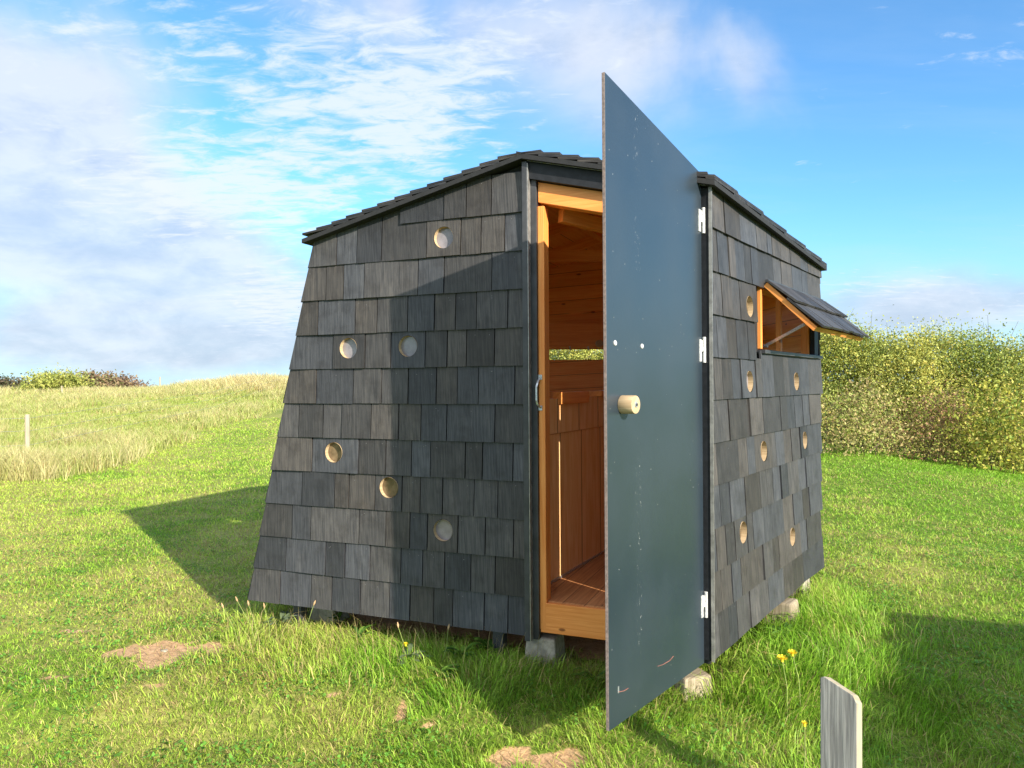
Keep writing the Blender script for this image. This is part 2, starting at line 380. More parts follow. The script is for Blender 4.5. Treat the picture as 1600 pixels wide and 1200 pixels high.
def ground_mat():
    m, t, out = material('lawn_soil_and_thatch')
    c = t.add('ShaderNodeAttribute', attribute_name='Col'); sc = t.add('ShaderNodeSeparateColor', {0: c.outputs['Color']})
    b, d, md = sc.outputs[0], sc.outputs[1], sc.outputs[2]
    pos = t.add('ShaderNodeNewGeometry').outputs['Position']
    n1 = t.noise(pos, 24.0, 6.0, .7); n2 = t.noise(pos, 2.3, 5.0, .6); n3 = t.noise(pos, 90.0, 3.0, .6)
    green = t.mix(t.rng(n1, .35, .65), (.08, .145, .018, 1), (.19, .26, .035, 1))
    straw = t.mix(t.rng(n1, .3, .7), (.22, .23, .05, 1), (.36, .35, .10, 1))
    g = t.mix(t.rng(t.math('ADD', d, t.math('MULTIPLY', t.math('SUBTRACT', n3, .5), .6)), .3, .85), green, straw)
    mead = t.mix(t.rng(n2, .35, .65), (.24, .29, .06, 1), (.38, .35, .14, 1))
    g = t.mix(md, g, mead)
    soil = t.mix(t.rng(n1, .3, .7), (.42, .25, .13, 1), (.62, .40, .22, 1))
    soil = t.mix(t.rng(n3, .58, .7, 0, .5), soil, (.16, .10, .05, 1))
    g = t.mix(t.rng(t.math('ADD', b, t.math('MULTIPLY', t.math('SUBTRACT', n1, .5), .5)), .35, .6), g, soil)
    p = t.add('ShaderNodeBsdfPrincipled', {'Base Color': g, 'Roughness': .9, 'Specular IOR Level': .15})
    bp = t.add('ShaderNodeBump', {'Height': t.math('ADD', n1, t.math('MULTIPLY', n3, .4)), 'Strength': .6, 'Distance': .015}); t.l.new(bp.outputs[0], p.inputs['Normal'])
    t.l.new(p.outputs[0], out.inputs[0]); return m
gme = mesh_np('ground', co, quads, np.stack([bare(co[:, 0], co[:, 1]), dryness(co[:, 0], co[:, 1]), meadow(co[:, 0], co[:, 1])], 1), [ground_mat()])
for pl in gme.polygons: pl.use_smooth = True
ground = bpy.data.objects.new('ground', gme); C.objects.link(ground); tag(ground, kind='structure')

# ------------------------------------------------------------------ grass
def blades(X, Y, Z, H, W, lean, az, col, face=None, bend=1.0):
    """each blade: 5 verts, 3 triangles"""
    n = len(X); face = RNG.random(n) * math.tau if face is None else face
    fx = np.cos(face) * W / 2; fy = np.sin(face) * W / 2
    lx = np.cos(az) * lean; ly = np.sin(az) * lean
    base = np.stack([X, Y, Z - .005], 1); side = np.stack([fx, fy, np.zeros(n)], 1)
    mid = base + np.stack([lx * .35 * H, ly * .35 * H, .58 * H], 1)
    tip = base + np.stack([lx * H * 1.0, ly * H * 1.0, H * (1 - .35 * np.clip(lean, 0, 1.6) * bend)], 1)
    v = np.stack([base - side, base + side, mid - side * .8, mid + side * .8, tip], 1).reshape(-1, 3)
    b = np.arange(n) * 5
    f = np.stack([np.stack([b, b + 1, b + 3], 1), np.stack([b, b + 3, b + 2], 1), np.stack([b + 2, b + 3, b + 4], 1)], 1).reshape(-1, 3)
    return v, f, np.repeat(col, 5, 0)
def stuff(name, parts, mat, label, cat):
    v = []; f = []; c = []; o = 0
    for a, b, d in parts: v.append(a); f.append(b + o); c.append(d); o += len(a)
    me = mesh_np(name, np.concatenate(v), np.concatenate(f), np.concatenate(c), [mat], 3)
    ob = bpy.data.objects.new(name, me); C.objects.link(ob); tag(ob, label, cat, kind='stuff'); return ob
G1 = np.array((.22, .44, .03)); G2 = np.array((.47, .58, .09)); ST = np.array((.52, .42, .17)); DG = np.array((.06, .18, .02)); BR = np.array((.30, .19, .09))
def grass_col(X, Y, straw_amt=.18, dark=0.0):
    n = len(X); d = dryness(X, Y); r = RNG.random(n)[:, None]
    c = G1 + (G2 - G1) * np.clip(d[:, None] * 1.1 + (r - .5) * .7, 0, 1)
    isst = RNG.random(n) < straw_amt * (.25 + 1.9 * d ** 1.5) * (1 - .5 * sstep(4, 9, Y))
    c[isst] = (ST * (.6 + .6 * RNG.random((n, 1))))[isst]
    amp = (.9 - .6 * sstep(3.5, 8, Y))[:, None]                 # far blades stand for many, so they vary less
    c = c * (.95 - amp / 2 + amp * RNG.random((n, 1)))
    if dark: c = c * (1 - dark) + DG * dark
    return c
def lawn(n0):
    ex = 1.8; A = 1.75; y0, y1 = 1.7, 24.0
    tot = int(A * n0 * 3 ** ex * 5 * (y1 ** .2 - y0 ** .2))
    u = RNG.random(tot); Y = (y0 ** .2 + u * (y1 ** .2 - y0 ** .2)) ** 5
    X = (RNG.random(tot) - .5) * A * Y
    keepm = (RNG.random(tot) > bare(X, Y) * 1.0 - .02) & (RNG.random(tot) > meadow(X, Y) * .8) & (inpoly(X, Y, hutpoly) < .35)
    keepm &= (RNG.random(tot) < .55 + .9 * fbm(X, Y, 7, 3, 21))
    X = X[keepm]; Y = Y[keepm]; n = len(X)
    hd = -inpoly(X, Y, hutpoly)
    hN = fbm(X, Y, 2.2, 3, 6)
    H = (.014 + .026 * hN) * (.5 + .9 * RNG.random(n)) * (1 + .25 * sstep(3.5, 2.2, Y))
    H = H * np.minimum(1 + .05 * Y, 1.6)
    W = np.maximum(.0028, .0011 * Y) * (.7 + .7 * RNG.random(n))
    lean = .3 + 1.1 * RNG.random(n); az = RNG.random(n) * math.tau
    return blades(X, Y, ground_h(X, Y), H, W, lean, az, grass_col(X, Y))
def thatch(n):
    Y = 1.8 + 9 * RNG.random(n) ** 1.5; X = (RNG.random(n) - .5) * 1.7 * Y
    m = (inpoly(X, Y, hutpoly) < .0) & (fbm(X, Y, 2.0, 3, 51) + .35 * RNG.random(n) > .62); X = X[m]; Y = Y[m]; n = len(X)
    c = np.where(RNG.random((n, 1)) < .7, ST, BR) * (.6 + .7 * RNG.random((n, 1)))
    return blades(X, Y, ground_h(X, Y) + .008, .018 + .02 * RNG.random(n), np.maximum(.003, .0008 * Y), 1.6 + 1.4 * RNG.random(n), RNG.random(n) * math.tau, c, bend=.5)
stuff('lawn_grass', [lawn(8500), thatch(60000)], M['grass'], 'short mown green and straw coloured lawn around the black hut', 'grass')

def scatter_long(n, fx, hmin, hmax, wd, straw, dark=0.0, clump=0):
    X, Y = fx(n)
    m = (inpoly(X, Y, hutpoly) < .2) & (RNG.random(len(X)) > bare(X, Y) * 1.1) & (Y > 1.7)
    X = X[m]; Y = Y[m]; k = len(X)
    H = hmin + (hmax - hmin) * RNG.random(k) ** 1.6; W = wd * (.6 + .8 * RNG.random(k))
    lean = .2 + .95 * RNG.random(k)
    az = fbm(X, Y, 1.4, 2, 9) * 14 + RNG.normal(0, .9, k)
    return blades(X, Y, ground_h(X, Y), H, W, lean, az, grass_col(X, Y, straw, dark))
def along(A, B, off, spread):
    A = Vector(A[:2]); B = Vector(B[:2]); d = B - A; nrm = Vector((d.y, -d.x)).normalized()
    def f(n):
        t = RNG.random(n); o = off + np.abs(RNG.normal(0, spread, n)) * .9
        wv = fbm(t * d.length * 3, t * 0 + A.x, 1.0, 2, 3)
        o = o * (.4 + 1.2 * wv) - .10 * (RNG.random(n) < .3)
        return A.x + d.x * t + nrm.x * o, A.y + d.y * t + nrm.y * o
    return f
def blob(cx, cy, rx, ry):
    def f(n):
        X = RNG.normal(cx, rx, n); Y = RNG.normal(cy, ry, n); k = fbm(X, Y, 4.5, 3, 31) > .42
        return X[k], Y[k]
    return f
FL = K + E1 * .8
parts = [scatter_long(260, along(BL, K + E1 * .3, .03, .2), .16, .30, .0022, 9.0), scatter_long(160, along(K, Rr, .03, .3), .12, .26, .0022, 9.0), scatter_long(8000, along(BL - RD * 0, K + E1 * .9, .02, .22), .04, .135, .0038, .16),
         scatter_long(2600, along(K + E1 * .9, K + E1 * .05, .0, .16), .04, .15, .0038, .2, .2),
         scatter_long(7000, along(K, Rr, .02, .22), .06, .20, .0045, .14),
         scatter_long(1500, along(LBb, BL, .02, .15), .06, .18, .0045, .12),
         scatter_long(6500, blob(-.9, 4.0, .55, .25), .04, .115, .0036, .22),
         scatter_long(4000, blob(.0, 3.45, .35, .25), .05, .13, .0042, .10, .25),
         scatter_long(10000, blob(1.75, 3.7, .42, .5), .04, .13, .0038, .2),
         scatter_long(14000, blob(2.1, 3.2, .6, .6), .035, .10, .0036, .16),
         scatter_long(9000, blob(1.25, 2.75, .5, .35), .04, .10, .0034, .24),
         scatter_long(9000, blob(-.6, 2.9, .8, .3), .03, .07, .0030, .2),
         scatter_long(9000, blob(.2, 2.65, .8, .3), .03, .07, .0030, .25)]
stuff('long_grass', parts, M['grass'], 'longer unmown tufts of grass growing along the foot of the hut', 'grass')

def meadow_grass():
    n = 330000; Y = 11.5 + 33 * RNG.random(n) ** 1.25; X = (-.80 + .80 * RNG.random(n)) * Y
    m = (RNG.random(n) < meadow(X, Y)) & (fbm(X, Y, .8, 3, 14) + .3 * RNG.random(n) > .42)
    X = X[m]; Y = Y[m]; n = len(X)
    edge = sstep(15.5, 12.5, Y) * .8 + sstep(30, 38, Y) * (1.2 + .8 * sstep(-.5, -.3, X / Y))
    clp = fbm(X, Y, .55, 4, 15)
    tall = np.clip(.25 + 1.6 * (clp - .45) + .55 * edge, .12, 2.2)
    H = (.10 + .36 * tall) * (.5 + .8 * RNG.random(n)); W = np.maximum(.006, .0008 * Y) * (.6 + .6 * RNG.random(n))
    g = np.array((.34, .42, .08)); s = np.array((.66, .57, .29)); o = np.array((.5, .36, .16))
    k = np.clip(.20 + 1.1 * (clp - .42) + 1.0 * (fbm(X, Y, 2.2, 3, 41) - .5) + .33 * edge + (RNG.random(n) - .5) * .8, 0, 1)[:, None]
    c = g * (1 - k) + s * k; oo = RNG.random(n) < .08; c[oo] = o
    c = c * (.7 + .55 * RNG.random((n, 1)))
    return blades(X, Y, ground_h(X, Y), H, W, .15 + .75 * RNG.random(n), RNG.random(n) * math.tau, c, bend=.6)
stuff('meadow_grass', [meadow_grass()], M['grass'], 'tall straw coloured meadow grass on the rising field behind the fence', 'grass')

# ------------------------------------------------------------------ shingles
def clip(poly, a, b, c):          # keep a*x+b*y<=c
    out = []
    for i in range(len(poly)):
        p = poly[i]; q = poly[(i + 1) % len(poly)]; dp = a * p[0] + b * p[1] - c; dq = a * q[0] + b * q[1] - c
        if dp <= 0: out.append(p)
        if dp * dq < 0:
            t = dp / (dp - dq); out.append((p[0] + (q[0] - p[0]) * t, p[1] + (q[1] - p[1]) * t))
    return out
def shingle_tint(dark=1.0):
    v = random.choice((random.uniform(.55, .9), random.uniform(.85, 1.3), random.uniform(.95, 1.2))) * dark; r = random.random()
    h = (1.0, .98, .97) if r < .4 else ((1.10, 1.01, .92) if r < .65 else (.91, .97, 1.08))
    return tuple(v * x for x in h)
def wall_shingle(mb, P, poly, z0, hole=None, hr=.06, o1=.028, o0=.013, th=.0100, lap=.26):
    """poly: list of (s,z); surface leans out towards its foot z0; P(s,z,out)"""
    j = random.uniform(-.001, .004); tl = random.uniform(-.0025, .0025)
    sc = sum(p[0] for p in poly) / len(poly)
    O = lambda s, z: o1 + j + (o0 - o1) * (z - z0) / lap + tl * (s - sc) / .08
    tint = shingle_tint(); g = (P(0, 1, 0) - P(0, 0, 0)); sk = random.uniform(-.05, .05); g = (g + (P(1, 0, 0) - P(0, 0, 0)) * sk)
    if not hole:
        mb.solid([P(s, z, O(s, z) - th) for s, z in poly], [P(s, z, O(s, z)) for s, z in poly], g, tint, across=P(1, 0, 0) - P(0, 0, 0))
        smn = min(p[0] for p in poly); smx = max(p[0] for p in poly); zmx = max(p[1] for p in poly)
        if smx - smn > .06 and random.random() < .55:         # nail heads
            for q in range(random.choice((1, 1, 2))):
                a_ = random.uniform(smn + .015, smx - .015); b_ = zmx - random.uniform(.035, .05)
                if b_ < z0 + .03: continue
                c_ = [P(a_ + .0028 * math.cos(t), b_ + .0028 * math.sin(t), O(a_, b_) + .0012) for t in (0, 1.57, 3.14, 4.71)]
                if (c_[1] - c_[0]).cross(c_[2] - c_[0]).dot(P(0, 0, 1) - P(0, 0, 0)) < 0: c_ = c_[::-1]
                mb.face(c_, None, (3.6, 3.6, 3.6))
        return
    hs, hz_ = hole; n = 40
    s0 = min(p[0] for p in poly); s1 = max(p[0] for p in poly); za = min(p[1] for p in poly); zb = max(p[1] for p in poly)
    off = (random.random() * 9, random.random() * 9); gd = g.normalized(); b1 = (P(1, 0, 0) - P(0, 0, 0)).normalized(); b2 = gd.cross(b1)
    U = lambda p: (p.dot(gd) + off[0], p.dot(b1) + p.dot(b2) + off[1])
    angs = sorted([2 * math.pi * i / n for i in range(n)] + [math.atan2(z - hz_, s - hs) % math.tau for s in (s0, s1) for z in (za, zb)])
    inn = []; out = []
    for a in angs:
        c, s_ = math.cos(a), math.sin(a); inn.append((hs + hr * c, hz_ + hr * s_))
        t = min([((s1 - hs) / c if c > 0 else (s0 - hs) / c) if abs(c) > 1e-6 else 1e9, ((zb - hz_) / s_ if s_ > 0 else (za - hz_) / s_) if abs(s_) > 1e-6 else 1e9])
        out.append((hs + t * c, hz_ + t * s_))
    m = len(angs)
    ctr = P(hs, hz_, 0); nn = (P(hs, hz_, 1) - ctr)
    for i in range(m):
        k = (i + 1) % m
        q = [P(*inn[i], O(*inn[i])), P(*out[i], O(*out[i])), P(*out[k], O(*out[k])), P(*inn[k], O(*inn[k]))]
        if (q[1] - q[0]).cross(q[2] - q[0]).dot(nn) < 0: q = q[::-1]
        mb.face(q, [U(p) for p in q], tint)
        q = [P(*out[i], O(*out[i])), P(*out[i], O(*out[i]) - th), P(*out[k], O(*out[k]) - th), P(*out[k], O(*out[k]))]
        mb.face(q, [U(p) for p in q], tint)

hut = empty('wooden_hut', (.3, 4.9, 0), 'black shingled wooden hut with round portholes, standing on the lawn with its door open', 'hut')
def part(mb, name, mat, parent=hut, **k):
    o = mb.build(name, mat, None, **k)
    if parent is hut: keep(o, hut)
    elif parent: o.parent = parent          # parts of the hut sit at the world origin already
    return o

# front wall: joints measured row by row, left -> right, with the foot height of each row (row 11 is the lowest)
rows1 = {0: [624, 693, 728, 767, 822], 1: [480, 525, 557, 595, 666, 719, 751, 788, 823], 2: [471, 509, 536, 569, 652, 693, 768, 825],
 3: [466, 496, 554, 588, 636, 678, 711, 744, 793, 826], 4: [457, 519, 569, 610, 664, 698, 728, 772, 827], 5: [445, 493, 551, 595, 637, 681, 714, 747, 804, 828],
 6: [436, 466, 504, 533, 579, 622, 657, 697, 773, 828], 7: [427, 486, 559, 602, 642, 672, 726, 753, 801, 829], 8: [419, 471, 522, 544, 585, 627, 656, 691, 740, 777, 829],
 9: [411, 456, 485, 560, 602, 640, 667, 715, 758, 802, 829], 10: [398, 446, 508, 538, 577, 626, 660, 694, 735, 773, 830], 11: [389, 437, 485, 518, 562, 608, 640, 677, 707, 756, 793, 830]}
holes1 = [(693, 371, 'p'), (544, 544, 'p'), (637, 541, 'p'), (521, 707, 'b'), (607, 762, 'b'), (692, 829, 'p')]
SJ = .905                                             # left jamb of the doorway
def front_shingles():
    mb = MB(); used = []
    hs = [(*zs_on(px, py, K + N1 * .025, E1), k) for px, py, k in holes1]
    for r, js in rows1.items():
        zf = ZB + (11 - r) * ROW; ymid = 990 - 60 * (11 - r)
        ss = [s_on(px, ymid, K + N1 * .03, E1) for px in js]
        ss[-1] = SJ + .008
        zt = zf + ROW + .010
        for i in range(len(ss) - 1):
            a, b = ss[i + 1], ss[i]                    # a right (small s), b left
            jit = random.uniform(-.0015, .0015); zz = zf + jit
            g = .0030
            if r == 1 and b > s_on(640, 340, K, E1): zt = zf + ROW + .09
            elif r == 1: zt = zf + ROW + .010
            if i == 0 and r > 0:
                poly = [(a + g, zz), (sleft(zz), zz), (sleft(zt), zt), (a + g, zt)]
            else: poly = [(a + g, zz), (b - g, zz), (b - g, zt), (a + g, zt)]
            # cut below the roof line: z <= ZR - SL*(s-SP) - .012
            poly = clip(poly, SL, 1, ZR + SL * SP - .020)
            if len(poly) < 3 or max(p[1] for p in poly) < zz + .02: continue
            hole = None
            for h in hs:
                if a < h[0] < b and zz < h[1] < zz + ROW + .01: hole = h
            wall_shingle(mb, F1, poly, zf, (hole[0], min(max(hole[1], zz + .080), zz + ROW - .068)) if hole else None)
            if hole: used.append((F1, hole[0], min(max(hole[1], zz + .080), zz + ROW - .068), hole[2]))
    return mb, used
mb, ports = front_shingles()
front = part(mb, 'front_wall', M['shingle'])

# right wall
rows2 = [  # foot row index from the top at K, joints in px (left->right)
 [1110, 1133, 1158, 1183, 1199, 1207, 1220, 1235, 1251, 1264, 1277], [1109, 1123, 1141, 1151, 1166, 1176, 1187, 1210, 1223, 1239, 1255, 1264, 1277],
 [1109, 1130, 1146, 1159, 1184], [1108, 1123, 1138, 1154, 1171, 1184], [1107, 1119, 1132, 1146, 1160, 1183, 1193, 1210, 1227, 1236, 1253, 1265, 1277],
 [1107, 1141, 1174, 1195, 1221, 1232, 1244, 1256, 1267, 1276], [1107, 1123, 1155, 1170, 1182, 1208, 1215, 1227, 1238, 1252, 1264, 1276],
 [1107, 1128, 1143, 1167, 1190, 1201, 1210, 1222, 1234, 1249, 1261, 1276], [1108, 1122, 1137, 1150, 1170, 1179, 1197, 1225, 1242, 1256, 1267, 1277],
 [1108, 1130, 1146, 1161, 1195, 1210, 1219, 1230, 1252, 1262, 1277], [1109, 1126, 1141, 1154, 1175, 1188, 1204, 1226, 1240, 1258, 1277]]
rows2_y = [(358, 440), (427, 481), (493, 522), (558, 570), (628, 617), (694, 659), (759, 702), (829, 745), (897, 791), (962, 839), (1028, 883)]
holes2 = [(1172, 479, 'b'), (1172, 596, 'p'), (1245, 596, 'p'), (1194, 705, 'b'), (1258, 688, 'p'), (1162, 832, 'b'), (1239, 838, 'b')]
SW0, SW1, ZW0, ZW1 = .806, 2.06, 1.69, 2.06            # side window
def right_shingles():
    mb = MB(); used = []
    hs = [(*zs_on(px, py, K + N2 * .025, E2), k) for px, py, k in holes2]
    taken = set()
    for r, js in enumerate(rows2):
        zf = ZB + (10 - r) * .2055; ya, yb = rows2_y[r]
        ss = [s_on(px, ya + (yb - ya) * (px - 1110) / 167, K + N2 * .03, E2) for px in js]
        ss[0] = -.012
        if ss[-1] > 1.9: ss[-1] = L2 + .012
        zt = zf + .2055 + .010
        for i in range(len(ss) - 1):
            a, b = ss[i], ss[i + 1]; zz = zf + random.uniform(-.0015, .0015); g = .0034
            ztt = zt; z_lo = zz
            if r == 4 and b > SW0 + .02: ztt = ZW0 - .012
            if r == 1 and a > SW0 - .03: z_lo = ZW1 + .01
            if r == 0: pass
            poly = [(a + g, z_lo), (b - g, z_lo), (b - g, ztt), (a + g, ztt)]
            pa, pb = F2(a, 0), F2(b, 0); za, zb = roofz(pa) - .022, roofz(pb) - .022
            m = (zb - za) / (b - a); poly = clip(poly, -m, 1, za - m * a)
            if len(poly) < 3 or max(p[1] for p in poly) < z_lo + .02: continue
            if min(p[0] for p in poly) < SW0 < max(p[0] for p in poly) and r in (2, 3): poly = clip(poly, 1, 0, SW0 - .015)
            hole = None
            for h in hs:
                if h not in taken and a - .01 < h[0] < b + .01 and zz - .01 < h[1] < zz + .2155 and b - a > .13: hole = h
            if hole:
                taken.add(hole); hx = min(max(hole[0], a + .064), b - .064); hz2 = min(max(hole[1], zz + .078), min(ztt, zz + .2055) - .065)
                used.append((F2, hx, hz2, hole[2])); hole = (hx, hz2)
            wall_shingle(mb, F2, poly, zf, hole, hr=.058)
    print('right holes', len(used), [h[:2] for h in hs if h not in taken])
    return mb, used
mb, ports2 = right_shingles()
part(mb, 'side_wall', M['shingle'])
for Pf, hs_, hz_, kind in ports + ports2:
    mb = MB(); n = 40; r0 = .0585 if Pf is F1 else .0565
    ring = [(hs_ + r0 * math.cos(2 * math.pi * i / n), hz_ + r0 * math.sin(2 * math.pi * i / n)) for i in range(n)]
    ctr = Pf(hs_, hz_, 0)
    for i in range(n):
        k = (i + 1) % n; q = [Pf(*ring[i], .024), Pf(*ring[i], -.0075), Pf(*ring[k], -.0075), Pf(*ring[k], .024)]
        c = (q[0] + q[2]) / 2; nrm = (q[1] - q[0]).cross(q[2] - q[0])
        if nrm.dot(ctr - c) < 0: q = q[::-1]
        mb.face(q, [((p - ctr).length, i * .01 + p.z) for p in q])
    pr = part(mb, 'porthole', M['raw'])
    mb = MB(); q = [Pf(*p, -.004) for p in ring]
    if (q[1] - q[0]).cross(q[2] - q[0]).dot(Pf(0, 0, 1) - Pf(0, 0, 0)) < 0: q = q[::-1]
    mb.face(q, [(p.x * 3, p.z * 3) for p in q])
    gl = part(mb, 'pane', M['glass_pale' if kind == 'p' else 'glass_brown'], None); gl.parent = pr

# walls behind the shingles ------------------------------------------------
def wall_poly(mb, P, poly, o0, o1, g, **k):
    mb.solid([P(s, z, o0) for s, z in poly], [P(s, z, o1) for s, z in poly], g, **k)
def zr1(s): return ZR - (SL * (s - SP) if s > SP else SR * (SP - s))
for nm, o0, o1, mat in (('front_sheathing', -.045, -.009, M['dark']), ('inner_lining', -.064, -.047, M['orange_board'])):
    mb = MB(); e = .0 if nm[0] == 'f' else .03
    wall_poly(mb, F1, [(SJ - .02, ZB + .01), (sleft(ZB) - .01 - e, ZB + .01), (sleft(2.34) - .01 - e, zr1(sleft(2.34)) - .03), (SP, ZR - .03), (SJ - .02, zr1(SJ - .02) - .03)], o0, o1, E1)
    part(mb, nm, mat)
def zr2(s): return roofz(F2(s, 0))
for nm, o0, o1, mat in (('side_sheathing', -.045, -.009, M['dark']), ('inner_lining', -.064, -.047, M['orange_board'])):
    mb = MB()
    wall_poly(mb, F2, [(0, ZB + .01), (L2, ZB + .01), (L2, ZW0 - .03), (0, ZW0 - .03)], o0, o1, E2)
    wall_poly(mb, F2, [(0, ZW0 - .03), (SW0 - .01, ZW0 - .03), (SW0 - .01, ZW1), (0, ZW1)], o0, o1, E2)
    wall_poly(mb, F2, [(SW1, ZW0 - .03), (L2, ZW0 - .03), (L2, ZW1), (SW1, ZW1)], o0, o1, E2)
    wall_poly(mb, F2, [(0, ZW1), (L2, ZW1), (L2, zr2(L2) - .03), (0, zr2(0) - .03)], o0, o1, E2)
    part(mb, nm, mat)
# right rear wall, back wall with its viewing slit, left battered wall
def plain_wall(A, B, name, slit=None, At=None, Bt=None, tall=None):
    At = At or A; Bt = Bt or B; d = B - A; L = d.length
    cen = Vector((.35, 5.0, 0)); nrm = Vector((d.y, -d.x, 0)).normalized()
    if nrm.dot(A - cen) < 0: nrm = -nrm
    def P(s, z, out=0):
        k = (z - ZB) / 2.15; q = (A + (B - A) * (s / L)) * (1 - k) + (At + (Bt - At) * (s / L)) * k
        return Vector((q.x, q.y, 0)) + nrm * out + Vector((0, 0, z))
    def tz(s): return roofz(At + (Bt - At) * (s / L)) - .03
    sr = None; a0 = (At - P0).dot(E1); a1 = (Bt - P0).dot(E1)
    brk = [0, L]
    if a0 * a1 < 0: brk = [0, L * a0 / (a0 - a1), L]
    for nm, o0, o1, mat in ((name, -.045, -.005, M['dark']), ('inner_lining', -.064, -.047, M['orange_board'])):
        mb = MB(); z0 = ZB + .01
        if slit:
            s0, s1, za, zb = slit; t0, t1, ta, tb = tall
            for q in ([(0, z0), (L, z0), (L, ta), (0, ta)], [(0, ta), (t0, ta), (t0, tb), (0, tb)], [(t1, ta), (L, ta), (L, za), (t1, za)], [(s1, za), (L, za), (L, zb), (s1, zb)], [(t1, zb), (L, zb), (L, tb), (t1, tb)]):
                wall_poly(mb, P, q, o0, o1, d)
            z0 = tb
        wall_poly(mb, P, [(0, z0), (L, z0)] + [(s, tz(s)) for s in brk[::-1]], o0, o1, d)
        part(mb, nm, mat)
    mb = MB()
    for r in range(12):
        zf = ZB + r * ROW; s = 0.0
        while s < L - .03:
            wd = random.uniform(.09, .2); b = min(L, s + wd)
            if L - b < .05: b = L
            if not (slit and ((zf < slit[3] + .05 and zf + ROW > slit[2] - .05) or (s < tall[1] and zf < tall[3] and zf + ROW > tall[2]))):
                poly = [(s + .0016, zf), (b - .0016, zf), (b - .0016, min(zf + ROW + .05, tz(b))), (s + .0016, min(zf + ROW + .05, tz(s)))]
                if min(poly[2][1], poly[3][1]) > zf + .03: wall_shingle(mb, P, poly, zf)
            s = b
    part(mb, name.replace('sheathing', 'wall'), M['shingle'])
    return P
plain_wall(Rr, B1, 'rear_side_sheathing')
Pb = plain_wall(B1, LBb, 'back_sheathing', slit=(.25, 2.05, 1.705, 1.795), At=B1, Bt=LBt, tall=(.25, 1.15, 1.45, 2.10))  # taller opening added out of view to let more light inside
plain_wall(LBb, BL, 'left_sheathing', At=LBt, Bt=LT, slit=(.4, 1.9, 1.70, 1.80), tall=(.3, 1.9, 1.30, 2.12))  # unseen opening in this wall, added to brighten the interior

# corner trims and door frame ----------------------------------------------
mb = MB()
mb.box(F1(.93, ZB - .02, -.01), E1 * -.028, N1 * .058, (0, 0, zr1(.93) - ZB - .012), g=(0, 0, 1))
mb.box(F1(.902, ZB - .02, -.03), E1 * -.036, N1 * .035, (0, 0, zr1(.9) - ZB - .03), g=(0, 0, 1))
part(mb, 'corner_trim', M['trim'], bevel=.002)
mb = MB(); mb.box(F1(.901, ZB - .02, .008), E1 * -.004, N1 * .038, (0, 0, zr1(.9) - ZB - .02), g=(0, 0, 1))
mb.solid([F1(.90, zr1(.90) - .028, .04), F1(.0, zr1(.0) - .028, .04), F1(.0, zr1(.0) - .028, .046), F1(.90, zr1(.90) - .028, .046)], [F1(.90, zr1(.90) - .022, .04), F1(.0, zr1(.0) - .022, .04), F1(.0, zr1(.0) - .022, .046), F1(.90, zr1(.90) - .022, .046)])
mb.box(F2(-.02, ZB - .01, .016), E2 * .004, N2 * .016, (0, 0, zr1(0) - ZB - .02), g=(0, 0, 1))
part(mb, 'trim_edge', M['edge'])
mb = MB(); mb.box(F1(.052, ZB - .03, -.05), E1 * -.056, N1 * .052, (0, 0, zr1(.05) - ZB - .02), g=(0, 0, 1)); mb.box(F2(-.016, ZB - .01, -.045), E2 * .012, N2 * .062, (0, 0, zr1(0) - ZB - .02), g=(0, 0, 1)); part(mb, 'hinge_post', M['black'], bevel=.003)
mb = MB(); mb.solid([F1(.90, zr1(.90) - .115, -.03), F1(.055, zr1(.055) - .115, -.03), F1(.055, zr1(.055) - .115, .03), F1(.90, zr1(.90) - .115, .03)],
                    [F1(.90, zr1(.90) - .03, -.03), F1(.055, zr1(.055) - .03, -.03), F1(.055, zr1(.055) - .03, .03), F1(.90, zr1(.90) - .03, .03)], g=E1)
part(mb, 'header', M['black'])
mb = MB(); sl1, sl2 = .862, .054
mb.solid([F1(sl1, zr1(sl1) - .225, -.10), F1(sl2, zr1(sl2) - .225, -.10), F1(sl2, zr1(sl2) - .225, -.012), F1(sl1, zr1(sl1) - .225, -.012)],
         [F1(sl1, zr1(sl1) - .118, -.10), F1(sl2, zr1(sl2) - .118, -.10), F1(sl2, zr1(sl2) - .118, -.012), F1(sl1, zr1(sl1) - .118, -.012)], g=E1)
part(mb, 'lintel', M['orange'], bevel=.003)
mb = MB(); mb.box(F1(.866, ZB + .03, -.085), E1 * -.036, N1 * .073, (0, 0, zr1(.84) - .24 - ZB - .03), g=(0, 0, 1))
part(mb, 'door_post', M['orange'], bevel=.003)
mb = MB(); mb.box(F1(.863, ZB + .015, -.10), E1 * -.808, N1 * .088, (0, 0, .155), g=E1)
part(mb, 'sill', M['orange'], bevel=.003)

# floor, interior ------------------------------------------------------------
ZF = .362
mb = MB(); inner = [K + E1 * .06 + RD * .02, K + E1 * SBL * .985 + RD * .07, LBb - RD * .07 - E1 * .03, B1 - Vector((.07, .07, 0)), Rr - Vector((.07, 0, 0)), K - N2 * .07 + E2 * .02]
mb.solid([p + Vector((0, 0, ZF - .03)) for p in inner], [p + Vector((0, 0, ZF)) for p in inner], g=RD, off=(0, 0)); part(mb, 'floor', M['floor'])
mb = MB()
mb.beam(F1(.3, .26, -.2), F1(2.6, .26, -.2), .06, .15); mb.beam(F1(.2, .26, -1.1), F1(2.5, .26, -1.1), .06, .15); mb.beam(F2(.2, .26, -.12), F2(2.0, .26, -.12), .06, .15)
part(mb, 'floor_joist', M['dark'])
PA = Vector((.148, 4.065, 0)); PD = Vector((.461, .887, 0)); PN = Vector((PD.y, -PD.x, 0))
mb = MB(); mb.box(PA + Vector((0, 0, ZF + .012)), PD * 1.9, -PN * .03, (0, 0, 1.21 - ZF - .012), g=(0, 0, 1), off=(0, .02))
